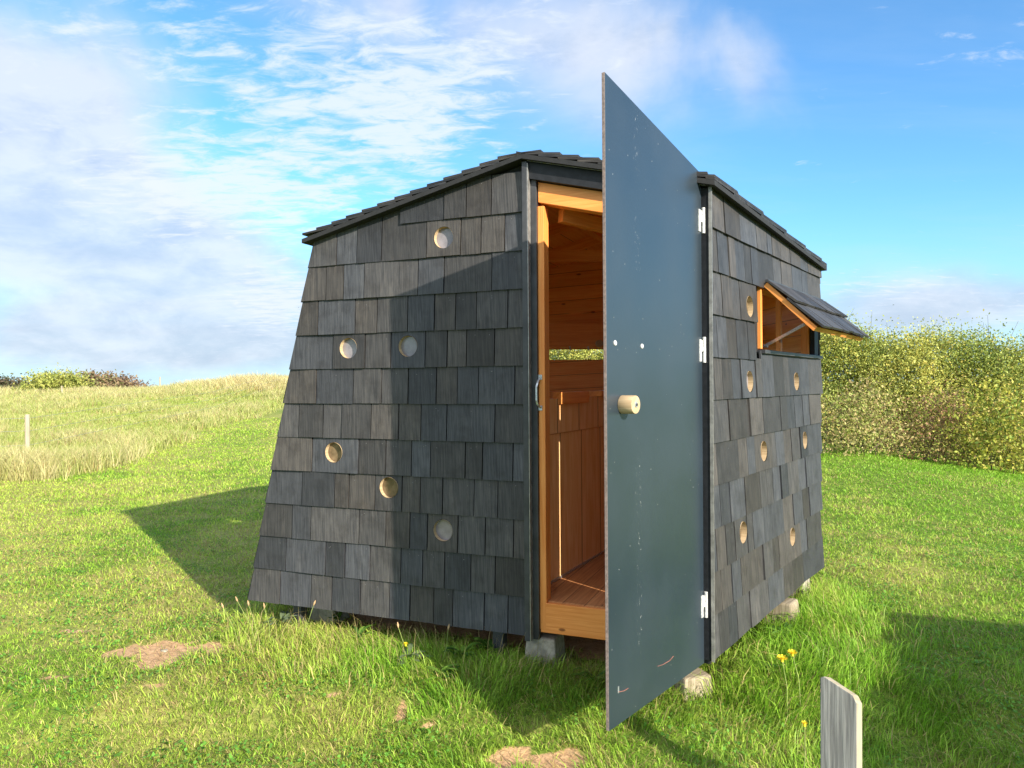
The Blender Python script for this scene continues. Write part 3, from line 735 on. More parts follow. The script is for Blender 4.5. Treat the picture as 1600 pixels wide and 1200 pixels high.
mb.box(PA + PN * .006 + Vector((0, 0, 1.213)), PD * 1.9, -PN * .036, (0, 0, .20), g=(0, 0, 1), off=(1, .05)); part(mb, 'partition', M['honey'])
mb = MB(); mb.box(PA + PN * .008 + Vector((0, 0, ZF + .002)), PD * 1.9, -PN * .03, (0, 0, .012)); part(mb, 'floor_strip', M['zinc'])
mb = MB(); mb.box(PA + PD * .9 + PN * .03 + Vector((0, 0, 1.415)), PD * 1.0, -PN * .14, (0, 0, .035)); mb.box(PA + PD * .25 + PN * .02 + Vector((0, 0, 1.38)), PD * .45, -PN * .05, (0, 0, .07))
part(mb, 'rail', M['orange'], bevel=.002)
mb = MB(); mb.box(Vector((-.1, 5.96, 1.40)), (2.1, 0, 0), (0, .34, 0), (0, 0, .035)); mb.box(Vector((-.1, 5.97, 1.34)), (2.1, 0, 0), (0, .03, 0), (0, 0, .06)); part(mb, 'counter', M['orange'], bevel=.002)
mb = MB(); mb.box(Vector((.25, 6.14, 1.80)), (1.7, 0, 0), (0, .05, 0), (0, 0, .20), g=(1, 0, 0)); part(mb, 'flap', M['orange'], bevel=.002)
mb = MB(); mb.tube(at(936, 537, 6.13), at(936, 537, 6.13) + Vector((0, -.05, 0)), .03, n=20); part(mb, 'flap_knob', M['raw'], bevel=.002)
for px in (890, 919):
    mb = MB(); mb.beam(at(px, 541, 6.12), at(px + 1, 548, 6.12), .006, .012); part(mb, 'flap_hook', M['white'])
# roof structure ------------------------------------------------------------
def AB(p): q = Vector((p[0], p[1], 0)) - P0; return q.dot(E1), q.dot(RD)
def RP(a, b, h=0.0): q = P0 + E1 * a + RD * b; return Vector((q.x, q.y, ZR - (SL * a if a > 0 else -SR * a) + h))
ovl = 1.385; bfr = -.075
ke = K + N2 * .062; ra, rb = AB(ke); ea, eb = E2.dot(E1), E2.dot(RD)          # right eave line in (a,b)
bk = AB(B1 + Vector((.05, .07, 0))); bk2 = AB(LBt + Vector((-.05, .07, 0)))
def clip_half(poly, side):
    poly = clip(poly, 0, -1, -bfr)
    if side > 0: poly = clip(poly, 1, 0, ovl)
    else:
        na, nb = -eb, ea                              # normal of eave line; keep the inner side
        if na * (0 - ra) + nb * (1.0 - rb) > 0: na, nb = -na, -nb
        poly = clip(poly, na, nb, na * ra + nb * rb)
        a2, b2 = AB(Rr + Vector((.07, 0, 0))); a3, b3 = bk; d = (a3 - a2, b3 - b2); na, nb = d[1], -d[0]
        if na * (0 - a2) + nb * (1 - b2) > 0: na, nb = -na, -nb
        poly = clip(poly, na, nb, na * a2 + nb * b2)
    d = (bk2[0] - bk[0], bk2[1] - bk[1]); na, nb = d[1], -d[0]
    if na * (0 - bk[0]) + nb * (1 - bk[1]) > 0: na, nb = -na, -nb
    return clip(poly, na, nb, na * bk[0] + nb * bk[1])
for nm, h0, h1, mat, shr in (('roof_deck', -.026, -.002, M['dark'], 0), ('ceiling', -.048, -.028, M['orange_board'], .0)):
    mb = MB()
    for side in (1, -1):
        big_ = [(0, -2), (side * 5, -2), (side * 5, 5), (0, 5)]
        if nm == 'ceiling': big_ = [(0, .06), (side * (1.36 if side > 0 else 5), .06), (side * (1.36 if side > 0 else 5), 5), (0, 5)]
        p = clip_half(big_, side)
        if nm == 'ceiling' and side < 0:
            na, nb = -eb, ea
            if na * (0 - ra) + nb * (1.0 - rb) > 0: na, nb = -na, -nb
            p = clip(p, na, nb, na * ra + nb * rb - .12)
        mb.solid([RP(a, b, h0) for a, b in p], [RP(a, b, h1) for a, b in p], g=RD)
    part(mb, nm, mat)
mb = MB(); STEP = .104
for side in (1, -1):
    for c in range(26):
        lo = (ovl if side > 0 else 2.6) - c * STEP          # lower edge of course
        if lo < .02: break
        up = max(lo - STEP * 2.1, .0); b = bfr - random.uniform(0, .1)
        while b < 3.6:
            wd = random.uniform(.09, .19); jl = lo + random.uniform(-.006, .004)
            poly = [(side * up, b + .0015), (side * jl, b + .0015), (side * jl, b + wd - .0015), (side * up, b + wd - .0015)]
            poly = clip_half(poly, side)
            if len(poly) > 2:
                hh = lambda a: .006 + .026 * (abs(a) - up) / max(lo - up, .05)
                th = .0115; t_ = shingle_tint(1.0)
                mb.solid([RP(a, bb, hh(a) - th) for a, bb in poly], [RP(a, bb, hh(a)) for a, bb in poly], g=E1 * side, tint=t_)
            b += wd
part(mb, 'roof', M['roof_shingle'])
mb = MB(); b = .12
while b < 2.4:
    for side in (1, -1):
        mb.solid([RP(0, b, .020), RP(side * .07, b, .022), RP(side * .07, b + .22, .016), RP(0, b + .22, .024)], [RP(0, b, .032), RP(side * .07, b, .030), RP(side * .07, b + .22, .024), RP(0, b + .22, .030)], g=RD, tint=shingle_tint())
    b += .2
part(mb, 'ridge_cap', M['roof_shingle'])
mb = MB(); mb.beam(RP(0, .1, -.11), RP(0, 2.35, -.11), .05, .12); part(mb, 'ridge_beam', M['orange'])
for b in (.55, 1.15, 1.75):
    for side in (1, -1):
        mb = MB(); e = 1.3 if side > 0 else -(ra + (b - rb) / eb * ea) - .17
        mb.beam(RP(side * .04, b, -.085), RP(side * e, b, -.085), .045, .07); part(mb, 'rafter', M['orange'])
mb = MB(); mb.beam(F1(.78, 2.40, -.14), F1(.0, 2.28, -1.15), .045, .07); part(mb, 'brace', M['orange'])
mb = MB(); mb.beam(F1(1.2, 2.36, -1.05), F1(.0, 2.28, -1.1), .045, .07); part(mb, 'tie_beam', M['orange'])

# side window: reveal, shutter, stay ----------------------------------------
mb = MB()
mb.box(F2(SW0 - .012, ZW0, -.075), E2 * .03, N2 * .085, (0, 0, ZW1 - ZW0), g=(0, 0, 1)); mb.box(F2(SW1 - .075, ZW0, -.075), E2 * .03, N2 * .05, (0, 0, ZW1 - ZW0), g=(0, 0, 1))
mb.box(F2(SW0 + .02, ZW1 - .03, -.075), E2 * (SW1 - SW0 - .1), N2 * .08, (0, 0, .028)); mb.box(F2(1.36, ZW0, -.07), E2 * .04, N2 * .03, (0, 0, ZW1 - ZW0 - .03), g=(0, 0, 1))
win = part(mb, 'window_frame', M['orange'], bevel=.002)
mb = MB(); mb.box(F2(SW0 - .02, ZW0 - .028, -.06), E2 * (L2 - SW0 + .02), N2 * .098, (0, 0, .022)); part(mb, 'window_sill', M['trim'], bevel=.002)
mb = MB(); mb.box(F2(SW1 - .045, ZW0, -.06), E2 * .10, N2 * .07, (0, 0, ZW1 - ZW0), g=(0, 0, 1)); part(mb, 'window_post', M['black'])
ang = R(45); HG = .045; SLn = .375
def SH(s, d, o=0.0):                                     # d down the shutter, o off its upper face
    return F2(s, ZW1 + .005 - d * math.cos(ang) + o * math.sin(ang), HG + d * math.sin(ang) + o * math.cos(ang))
mb = MB(); s0, s1 = SW0 + .0, L2 - .01
for a, b, c, d in ((s0, s0 + .035, 0, SLn), (s1 - .035, s1, 0, SLn), (s0 + .035, s1 - .035, SLn - .04, SLn), (s0 + .035, s1 - .035, 0, .04)):
    mb.solid([SH(a, c, -.030), SH(b, c, -.030), SH(b, d, -.030), SH(a, d, -.030)], [SH(a, c, -.002), SH(b, c, -.002), SH(b, d, -.002), SH(a, d, -.002)], g=(SH(a, 1) - SH(a, 0)) if b - a < .1 else E2)
mb.solid([SH(s0 + .035, .04, -.012), SH(s1 - .035, .04, -.012), SH(s1 - .035, SLn - .04, -.012), SH(s0 + .035, SLn - .04, -.012)], [SH(s0 + .035, .04, -.003), SH(s1 - .035, .04, -.003), SH(s1 - .035, SLn - .04, -.003), SH(s0 + .035, SLn - .04, -.003)], g=E2)
shut = part(mb, 'shutter', M['orange'])
mb = MB()
for r in range(2):
    d1 = SLn + .022 - r * .2; d0 = max(d1 - .25, .0); s = s0 - .01
    while s < s1:
        b = min(s + random.uniform(.08, .19), s1 + .015); j = random.uniform(-.008, .006); o1 = random.uniform(.028, .036)
        top = [SH(s + .0015, d0, .012), SH(b - .0015, d0, .012), SH(b - .0015, d1 + j, o1), SH(s + .0015, d1 + j, o1)]
        bot = [SH(s + .0015, d0, .001), SH(b - .0015, d0, .001), SH(b - .0015, d1 + j, o1 - .012), SH(s + .0015, d1 + j, o1 - .012)]
        mb.solid(bot, top, g=SH(0, 1) - SH(0, 0), tint=shingle_tint(.9)); s = b
cv = part(mb, 'shutter_shingles', M['shingle'], None); cv.parent = shut
mb = MB(); mb.beam(F2(SW0 + .02, ZW1 + .016, .02), F2(L2, ZW1 + .016, .02), .05, .014); part(mb, 'shutter_flashing', M['trim'])
mb = MB(); p, q = F2(SW0 + .10, ZW0 + .02, .0), SH(SW0 + .05, SLn - .07, -.04); mb.beam(p, q, .006, .016); mb.tube(p - N2 * .01, p + N2 * .015, .009)
st = part(mb, 'stay', M['zinc'], None); st.parent = shut

# door ---------------------------------------------------------------------
H0 = Vector((.905, 3.500, 0)); F0 = Vector((.363, 2.820, 0)); DD = (F0 - H0).normalized(); DW = (F0 - H0).length
DN = Vector((-DD.y, DD.x, 0)) ;
if DN.y > 0: DN = -DN
DT = .014
DM = Matrix.Translation(F0) @ Matrix(((-DD.x, -DN.x, 0, 0), (-DD.y, -DN.y, 0, 0), (0, 0, 1, 0), (0, 0, 0, 1)))   # local x from free edge to hinge, -y outwards
def mk(mb, name, mat, parent=None, **k):
    o = mb.build(name, mat, None, **k); o.parent = parent
    return o
mb = MB(); prof = [(0, .166), (DW, .166), (DW, 2.495), (0, 2.694)]
mb.solid([Vector((x, DT, z)) for x, z in prof], [Vector((x, 0, z)) for x, z in prof], g=(0, 0, 1), mi=0, side_mi=1)
door = mb.build('door', [M['door'], M['ply_edge']], None, bevel=.0012)
door.parent = hut; door.matrix_parent_inverse = Matrix.Translation(hut.location).inverted(); door.matrix_basis = DM
def dpx(px, py):                                         # photo point -> door local x,z
    x, y = unroll(px, py); u = (x - 800) / F; t = (u * F0.y - F0.x) / (-DD.x + u * DD.y); Y = F0.y - DD.y * t
    return t, CAMZ - (y - 600) / F * Y
kx, kz = dpx(972, 632)
mb = MB(); mb.tube((kx, 0, kz), (kx, -.062, kz), .037, .036, 32, g=(0, 1, 0)); knob = mk(mb, 'knob', M['raw'], door, bevel=.003, smooth=True)
mb = MB(); mb.tube((kx, -.060, kz), (kx, -.065, kz), .011, n=20); mk(mb, 'washer', M['zinc'], knob, bevel=.001)
mb = MB(); mb.tube((kx, -.065, kz), (kx, -.068, kz), .006, n=6); mk(mb, 'bolt', M['trim'], knob)
for px, py in ((961, 536), (1003, 541)):
    bx_, bz_ = dpx(px, py); mb = MB(); mb.tube((bx_, 0, bz_), (bx_, -.004, bz_), .0115, .009, 24); mk(mb, 'bolt_head', M['white'], door, bevel=.001, smooth=True)
for py in (345, 547, 945):
    hz3 = CAMZ - (py + 2 - 600) / F * 3.5
    mb = MB(); mb.box((DW - .034, -.0045, hz3 - .055), (.022, 0, 0), (0, .0045, 0), (0, 0, .105), g=(0, 0, 1))
    for q in (-.035, 0, .03): mb.tube((DW - .023, -.0045, hz3 + q), (DW - .023, -.0065, hz3 + q), .004, n=8)
    mb.tube((DW + .006, -.008, hz3 - .06), (DW + .006, -.008, hz3 + .062), .0085, n=16)
    mb.box((DW - .014, -.006, hz3 - .008), (.02, 0, 0), (0, .004, 0), (0, 0, .055), g=(0, 0, 1))
    mk(mb, 'hinge', M['white'], door, bevel=.001)
mb = MB(); x0, z0 = dpx(966, 1078); x1, z1 = dpx(976, 1074)
for (a, b, c, d) in ((x0, z0 - .012, x0 + .004, z0 + .014), ):
    mb.box((a - .004, -.0012, b), (.009, 0, 0), (0, .001, 0), (0, 0, d - b))
mk(mb, 'chip', M['zinc'], door)
M['scratch'] = simple('red_brown_scratch', (.30, .12, .08), .8)
mb = MB()
pts = [dpx(966, 1081), dpx(975, 1079), dpx(981, 1075)]
for p, q in zip(pts, pts[1:]): mb.beam((p[0], -.0008, p[1]), (q[0], -.0008, q[1]), .0008, .006, up=(0, 1, 0))
mk(mb, 'scratch', M['scratch'], door); mb = MB()
pts = [dpx(1027, 1041), dpx(1036, 1038), dpx(1046, 1032), dpx(1052, 1025)]
for p, q in zip(pts, pts[1:]): mb.beam((p[0], -.0008, p[1]), (q[0], -.0008, q[1]), .0008, .004, up=(0, 1, 0))
mk(mb, 'scratch', M['scratch'], door)
# staple / pull on the door post
mb = MB()
zt_ = 1.5 - (590 - 600) / F * 3.87; zb_ = 1.5 - (638 - 600) / F * 3.87
sA = .858; pl = [F1(sA, zt_, -.010), F1(sA + .002, zt_ - .03, .020), F1(sA + .006, zt_ - .05, .026), F1(sA + .006, zb_ + .04, .026), F1(sA + .002, zb_ + .02, .020), F1(sA - .006, zb_, -.010)]
for p, q in zip(pl, pl[1:]): mb.beam(p, q, .010, .005, up=N1)
mb.box(F1(sA + .011, zb_ - .012, -.012), E1 * -.024, N1 * .005, (0, 0, .026)); mb.box(F1(sA + .011, zt_ - .012, -.012), E1 * -.024, N1 * .005, (0, 0, .026))
part(mb, 'catch', M['zinc'], bevel=.001)

# feet ----------------------------------------------------------------------
mb = MB(); c = F1(1.085, -.05, -.03); mb.box(c, E1 * .062, -N1 * .06, (0, 0, .25), g=(0, 0, 1)); part(mb, 'leg', M['trim'], bevel=.003)
mb = MB(); c = F1(2.45, -.05, -.08); mb.box(c, E1 * .06, -N1 * .06, (0, 0, .25), g=(0, 0, 1)); part(mb, 'leg', M['trim'], bevel=.003)
def block(c, ax, wd, dp, ht, taper, mat, name='foundation_block'):
    mb = MB(); ax = Vector(ax).normalized(); bx = Vector((-ax.y, ax.x, 0)); c = Vector(c)
    r = lambda k: [c + ax * wd * k * x + bx * dp * k * y for x, y in ((-.5, -.5), (.5, -.5), (.5, .5), (-.5, .5))]
    mb.solid([p + Vector((0, 0, -.1)) for p in r(1)], [p + Vector((0, 0, ht)) for p in r(taper)]); part(mb, name, mat, bevel=.012)
block(F1(.87, 0, -.10), E1, .2, .2, .165, .8, M['concrete']); block(F1(.10, 0, -.06), (1, .35, 0), .18, .16, .08, .85, M['blockwood'])
block(F2(1.28, 0, -.02), E2, .22, .22, .15, .7, M['blockwood']); block(F2(1.95, 0, -.12), E2, .2, .2, .17, .8, M['concrete']); block(F1(2.4, 0, -.3), E1, .2, .2, .17, .8, M['concrete'])
block(LBb - RD * .2 - E1 * .2, E1, .2, .2, .17, .8, M['concrete'])

# ------------------------------------------------------------------ foreground post
pb = Vector(((1305 - 800) / F * 2.55, 2.55, 0)); gzz = gz(pb.x, pb.y)
ez = Vector((.78, -.626, 0)).normalized(); ed = Vector((.626, .78, 0)).normalized()
mb = MB(); zt = 1.5 - 474 / F * 2.53; wd = .120
prof = [(-wd / 2, -.3), (wd / 2, -.3), (wd / 2 + .003, zt - .055), (wd / 2 - .010, zt - .030), (-wd / 2 + .016, zt + .012), (-wd / 2 + .003, zt + .004)]
ring = [pb + ez * x + Vector((0, 0, z)) for x, z in prof]
mb.solid([p + ed * .072 - Vector((0, 0, .026 if p.z > 0 else 0)) for p in ring], ring, g=(0, 0, 1), mi=0, side_mi=1)
post = mb.build('wooden_post', [M['greywood'], M['cutwood']], None, bevel=.003); tag(post, 'grey weathered wooden post with a slanting top edge in the right foreground', 'post')

# ------------------------------------------------------------------ vegetation helpers
def leaves(P, size, col, aspect=.55):
    n = len(P); a = RNG.normal(size=(n, 3)); a /= np.linalg.norm(a, axis=1)[:, None]
    b = np.cross(a, RNG.normal(size=(n, 3))); b /= np.linalg.norm(b, axis=1)[:, None]
    s = (size * (.6 + .8 * RNG.random(n)))[:, None]
    v = np.stack([P - a * s / 2, P + b * s * aspect / 2, P + a * s / 2, P - b * s * aspect / 2], 1).reshape(-1, 3)
    k = np.arange(n) * 4; f = np.stack([k, k + 1, k + 2, k + 3], 1)
    return v, f, np.repeat(col, 4, 0)
def join_parts(parts):
    v = []; f = []; c = []; o = 0
    for a, b, d in parts: v.append(a); f.append(b + o); c.append(d); o += len(a)
    return np.concatenate(v), np.concatenate(f), np.concatenate(c)
def foliage(name, parent, parts):
    v, f, c = join_parts(parts); v = v - np.array(parent.location)
    me = mesh_np(name, v, f, c, [M['leaf']], 4); o = bpy.data.objects.new(name, me); C.objects.link(o); o.parent = parent; return o
def stems(name, parent, starts, n_seg, length, r, mat=None, up=.9, col=None):
    vv = []; ff = []; o = 0
    for st_ in starts:
        p = np.array(st_, float); d = np.array((random.gauss(0, .35), random.gauss(0, .35), up)); L = length * random.uniform(.6, 1.15); rr = r * random.uniform(.6, 1.2); rings = []
        for i in range(n_seg + 1):
            d = d / np.linalg.norm(d); a = np.cross(d, (0.3, 1, .1)); a /= np.linalg.norm(a); b = np.cross(d, a); q = rr * (1 - .8 * i / n_seg)
            rings.append([p + q * (a * math.cos(t) + b * math.sin(t)) for t in (0, 2.09, 4.19)]); p = p + d * L / n_seg; d = d + np.array((random.gauss(0, .25), random.gauss(0, .25), random.gauss(0, .1)))
        for rg in rings: vv += rg
        for i in range(n_seg):
            for k in range(3): ff.append((o + i * 3 + k, o + i * 3 + (k + 1) % 3, o + i * 3 + 3 + (k + 1) % 3, o + i * 3 + 3 + k))
        o += 3 * (n_seg + 1)
    me = bpy.data.meshes.new(name); me.from_pydata([tuple(np.array(q) - np.array(parent.location)) for q in vv], [], ff); me.materials.append(mat or M['twig'])
    ob = bpy.data.objects.new(name, me); C.objects.link(ob); ob.parent = parent; return ob
def clumps(cent, rad, nper, size, colf, sq=(1, 1, .8)):
    """leaves in clumps round centres; colf(cent)->(n,3)"""
    n = len(cent); P = np.repeat(cent, nper, 0) + RNG.normal(size=(n * nper, 3)) * rad * np.array(sq)
    c = np.repeat(colf(cent), nper, 0) * (.78 + .4 * RNG.random((n * nper, 1)))
    ok = P[:, 2] > ground_h(P[:, 0], P[:, 1]) + .01
    return leaves(P[ok], np.full(ok.sum(), size), c[ok])

# hedge to the right, running away and round behind the hut
path = [Vector((13.5, 13.8)), Vector((11.5, 14.3)), Vector((9.8, 14.9)), Vector((8.0, 15.4)), Vector((6.2, 16.0)), Vector((3, 17.4)), Vector((0, 19.0)), Vector((-3.0, 21.0))]
seg = [(path[i], path[i + 1], (path[i + 1] - path[i]).length) for i in range(len(path) - 1)]; tot = sum(s[2] for s in seg)
def hedge_pt(t):
    d = t * tot
    for a, b, l in seg:
        if d <= l: return a + (b - a) * (d / l), ((b - a).normalized())
        d -= l
    return path[-1], (path[-1] - path[-2]).normalized()
hedge = empty('hedge', (8.0, 15.4, 0), 'long tangled yellow green hedge standing at the right edge of the lawn', 'hedge')
def hedge_foliage():
    parts = []; n = 11500; cent = np.zeros((n, 3)); fr = np.zeros(n)
    for i in range(n):
        t = random.random(); p, d = hedge_pt(t); nr = Vector((-d.y, d.x))
        if nr.y > 0: nr = -nr
        top = 2.42 + .12 * float(sstep(8, 11, p.x)) + .35 * (float(fbm(t * 30, 0.0, 1, 3, 2)) - .5)
        u = random.random() ** .75; z = u * top
        dep = .85 * (.35 + .65 * math.sqrt(max(0, 1 - (max(0, u - .45) / .56) ** 2))) * (.45 + 1.15 * float(fbm(t * 45, z * 1.3, 1, 2, 7)))
        o = dep - abs(random.gauss(0, .22)) if random.random() < .6 else random.uniform(-.8, dep)
        cent[i] = (p.x + nr.x * o + random.gauss(0, .08), p.y + nr.y * o + random.gauss(0, .08), gz(p.x, p.y) + z); fr[i] = u
    yg = np.array((.50, .50, .12)); gr = np.array((.29, .35, .075)); dk = np.array((.12, .17, .04)); bz = np.array((.48, .36, .17)); yl = np.array((.58, .48, .11))
    def cf(c):
        k = fbm(c[:, 0] * 1.2, c[:, 2] * 1.5, 1.2, 4, 5)[:, None]; r = RNG.random((len(c), 1)); z = c[:, 2:3]
        col = gr + (yg - gr) * np.clip((k - .32) * 3.2, 0, 1)
        col = np.where(r < .12, dk, col); col = np.where((r > .9), yl, col)
        br = np.clip((1.45 - z) / .8, 0, 1) * np.clip((fbm(c[:, 0], c[:, 2], .7, 2, 9)[:, None] - .38) * 4, 0, 1)
        return np.where(RNG.random((len(c), 1)) < br * .75, bz, col)
    parts.append(clumps(cent, .13, 28, .046, cf, (1, 1, .9)))
    m = 4200; back = np.zeros((m, 3))
    for i in range(m):
        p, d = hedge_pt(random.random()); back[i] = (p.x + random.gauss(0, .1), p.y + random.uniform(-.1, .7), gz(p.x, p.y) + 2.25 * random.random() ** .8)
    parts.append(clumps(back, .17, 26, .07, cf, (1, 1, .9)))
    sel = cent[fr > .8]; parts.append(clumps(sel + np.array((0, 0, .10)), .13, 9, .045, cf, (1, 1, 1.5)))
    foliage('foliage', hedge, parts)
    stt = []
    for i in range(420):
        t = random.random(); p, d = hedge_pt(t); stt.append((p.x + random.gauss(0, .35), p.y + random.gauss(0, .35), gz(p.x, p.y) - .05))
    stems('stems', hedge, stt, 5, 2.9, .014)
hedge_foliage()

def shrub(name, loc, rx, ry, h, n, size, cols, label, cat, nper=24, group=None, st=14, clr=.16):
    loc = Vector(loc); o = empty(name, loc, label, cat, group)
    a = RNG.random(n) * math.tau; u = RNG.random(n); r = np.sqrt(RNG.random(n)) * np.sqrt(np.clip(1 - (u * .98) ** 2.2, 0, 1)); lump = .7 + .6 * fbm(a * 1.5, u * 2, 1.0, 3, int(abs(loc.x) * 7) % 50)
    cent = np.stack([loc.x + rx * r * lump * np.cos(a), loc.y + ry * r * lump * np.sin(a), loc.z + h * u * lump + .03], 1); cc = np.array(cols)
    foliage('foliage', o, [clumps(cent, clr, nper, size, lambda c: cc[RNG.integers(0, len(cc), len(c))])])
    stems('stems', o, [(loc.x + random.gauss(0, rx * .4), loc.y + random.gauss(0, ry * .4), loc.z - .03) for _ in range(st)], 4, h * 1.15, .01)
    return o
g = gp(1330, 706); shrub('bramble_bush', (*gp(1335, 708)[:2], gp(1335, 708).z), 1.0, .6, 1.05, 230, .05, [(.42, .33, .14), (.36, .27, .12), (.48, .42, .17), (.34, .38, .10), (.30, .34, .08)], 'rusty brown bramble thicket at the foot of the hedge beside the hut', 'bush')
shrub('bramble_bush', (*gp(1470, 724)[:2], gp(1470, 724).z), .8, .5, 1.1, 170, .05, [(.34, .2, .11), (.28, .15, .08), (.42, .33, .12), (.24, .27, .05)], 'dull brown bramble bush at the foot of the middle of the hedge', 'bush')
shrub('hedge_shrub', (*gp(1565, 738)[:2], gp(1565, 738).z), .8, .5, 1.3, 190, .06, [(.34, .38, .06), (.46, .42, .07), (.2, .28, .05), (.40, .33, .09)], 'bright yellow leaved shrub low in the hedge at the right edge', 'bush')
g = gp(1425, 704); shrub('nettle_clump', (g.x, g.y, g.z), .32, .4, .38, 70, .05, [(.05, .13, .035), (.07, .17, .05)], 'dark green nettle clump at the foot of the hedge', 'plant', nper=26, clr=.1)
g = gp(1296, 694); shrub('nettle_clump', (g.x, g.y, g.z), .4, .4, .42, 40, .05, [(.10, .2, .04), (.13, .22, .05)], 'small green weed clump between hut corner and rusty brambles', 'plant', nper=22, clr=.1)
g = gp(1588, 728); shrub('dry_grass_clump', (g.x, g.y, g.z), .3, .35, .6, 50, .06, [(.6, .42, .2), (.66, .5, .28)], 'pale dry grass clump under the yellow leaved shrub', 'plant', nper=26, clr=.12)
# left skyline
def skyb(px, pw, py_top, Y): q = at(px, 612, Y); return q.x, gz(q.x, Y), CAMZ + (601 - py_top) / F * Y
x, z, t = skyb(90, 0, 578, 40); shrub('bush', (x, 40, z), 2.0, 1.6, (t - z) * .85, 230, .13, [(.36, .38, .08), (.44, .42, .11), (.24, .28, .06)], 'yellow green bush on the crest of the field at the left', 'bush', nper=26, clr=.22)
x, z, t = skyb(150, 0, 586, 42); shrub('bramble_bush', (x, 42, z), 2.3, 1.5, t - z, 200, .15, [(.22, .14, .09), (.28, .2, .1), (.18, .19, .07)], 'brownish bramble on the crest right of the yellow green bush', 'bush', nper=26, clr=.22)
x, z, t = skyb(190, 0, 591, 43); shrub('bramble_bush', (x, 43, z), 1.5, 1.2, t - z, 110, .14, [(.2, .13, .09), (.26, .17, .09)], 'low brown bramble tapering off along the crest beside the thin post', 'bush', nper=26, clr=.2)
x, z, t = skyb(20, 0, 598, 62); fh = shrub('far_hedge', (x - 1.0, 62, .8), 5.5, 1.5, t - .4, 240, .22, [(.10, .075, .05), (.13, .10, .06), (.09, .10, .045)], 'dark brown hedge far off beyond the field at the left edge', 'hedge', nper=26, clr=.32)

# fence ---------------------------------------------------------------------
def fence_post(p, h, r, lean, mat, label, grp='posts of the wire fence'):
    mb = MB(); mb.tube(Vector((0, 0, -.2)), Vector((lean, 0, h)), r, r * .92, 10); o = mb.build('fence_post', mat, None, bevel=.004); o.location = p
    tag(o, label, 'fence post', grp); return o
f1 = gp(43, 724); fence_post(f1, .93, .045, .0, M['cutwood'], 'pale round fence post standing in straw grass at the far left')
f2 = at(250, 603, 41); f2.z = gz(f2.x, 41); fence_post(f2, CAMZ + 15 / F * 41 - f2.z, .04, 0, M['cutwood'], 'thin far fence post on the crest right of the brown brambles')
f3 = at(411, 606, 38); f3.z = gz(f3.x, 38); fence_post(f3, CAMZ + 14 / F * 38 - f3.z, .035, -.42, M['cutwood'], 'leaning far fence post in the straw grass near the hut')
f4 = at(98, 620, 36); f4.z = gz(f4.x, 36); fence_post(f4, .62, .04, -.05, M['cutwood'], 'short far fence post in front of the yellow green bush')
fw = empty('wire_fence', f1, 'thin wire strands running from the pale left post across the meadow', 'fence')
ends = [f1 + Vector((-6, -4, -.05)), f1, Vector((-9.9, 24, gz(-9.9, 24))), Vector((-11.5, 36, gz(-11.5, 36)))]
for hh in (.35, .62, .86):
    mb = MB()
    for a, b in zip(ends, ends[1:]): mb.tube(a + Vector((.05, 0, hh)) - f1, b + Vector((.05, 0, hh)) - f1, .003, n=5)
    o = mb.build('wire', M['wire'], None); o.parent = fw

# small plants --------------------------------------------------------------
M['yellow'] = simple('yellow_petals', (.85, .62, .02), .6); M['stalk'] = simple('green_stalk', (.22, .28, .07), .7); M['seed'] = simple('brown_seed_head', (.42, .27, .14), .8)
def flower(px, py, Y, base, label, heads=1, r=.018):
    top = at(px, py, Y); b = Vector((top.x + base[0], Y + base[1], gz(top.x + base[0], Y + base[1])))
    o = empty('yellow_flower', b, label, 'flower', 'yellow flowers in the grass'); mb = MB(); m = (b + top) / 2 + Vector((.01, 0, .02))
    mb.tube(b - b, m - b, .0022, .002, 6); mb.tube(m - b, top - b, .002, .0016, 6); s_ = mb.build('stalk', M['stalk'], o)
    mb = MB()
    for i in range(26):
        a = i * 2.4; tilt = .3 + .5 * (i % 3) / 2; d = Vector((math.cos(a) * math.cos(tilt), math.sin(a) * math.cos(tilt), math.sin(tilt))); sd_ = Vector((-math.sin(a), math.cos(a), 0)) * r * .17
        c = top - b; q = [c + d * .003 - sd_ * .5, c + d * .003 + sd_ * .5, c + d * r + sd_, c + d * r - sd_]; mb.face(q)
    mb.tube(top - b - Vector((0, 0, .008)), top - b + Vector((0, 0, .003)), .006, .005, 10); mb.build('flower_head', M['yellow'], o)
flower(1222, 1031, 3.35, (.03, .02), 'left of the two big yellow flowers by the hut corner', r=.026)
flower(1238, 1022, 3.40, (.05, .03), 'right of the two big yellow flowers by the hut corner', r=.024)
flower(1257, 1131, 2.75, (-.01, .02), 'small yellow flower low in the grass left of the grey post', r=.012)
flower(634, 1007, 3.95, (.01, .02), 'tiny yellow flower in the shade under the front wall', r=.014)
def seedhead(px, py, Y, dx, label):
    top = at(px, py, Y); b = Vector((top.x + dx, Y + .02, gz(top.x + dx, Y + .02))); o = empty('plantain_stalk', b, label, 'plant', 'plantain seed heads along the hut foot')
    mb = MB(); d = (top - b).normalized(); q = top - d * .03; m = (b + q) / 2 + Vector((.012, 0, .01)); mb.tube(b - b, m - b, .0016, n=5); mb.tube(m - b, q - b, .0015, n=5); mb.build('stalk', M['stalk'], o)
    mb = MB(); mb.tube(q - b, q - b + d * .012, .003, .0055, 8); mb.tube(q - b + d * .012, top - b, .0055, .002, 8); mb.build('seed_head', M['seed'], o)
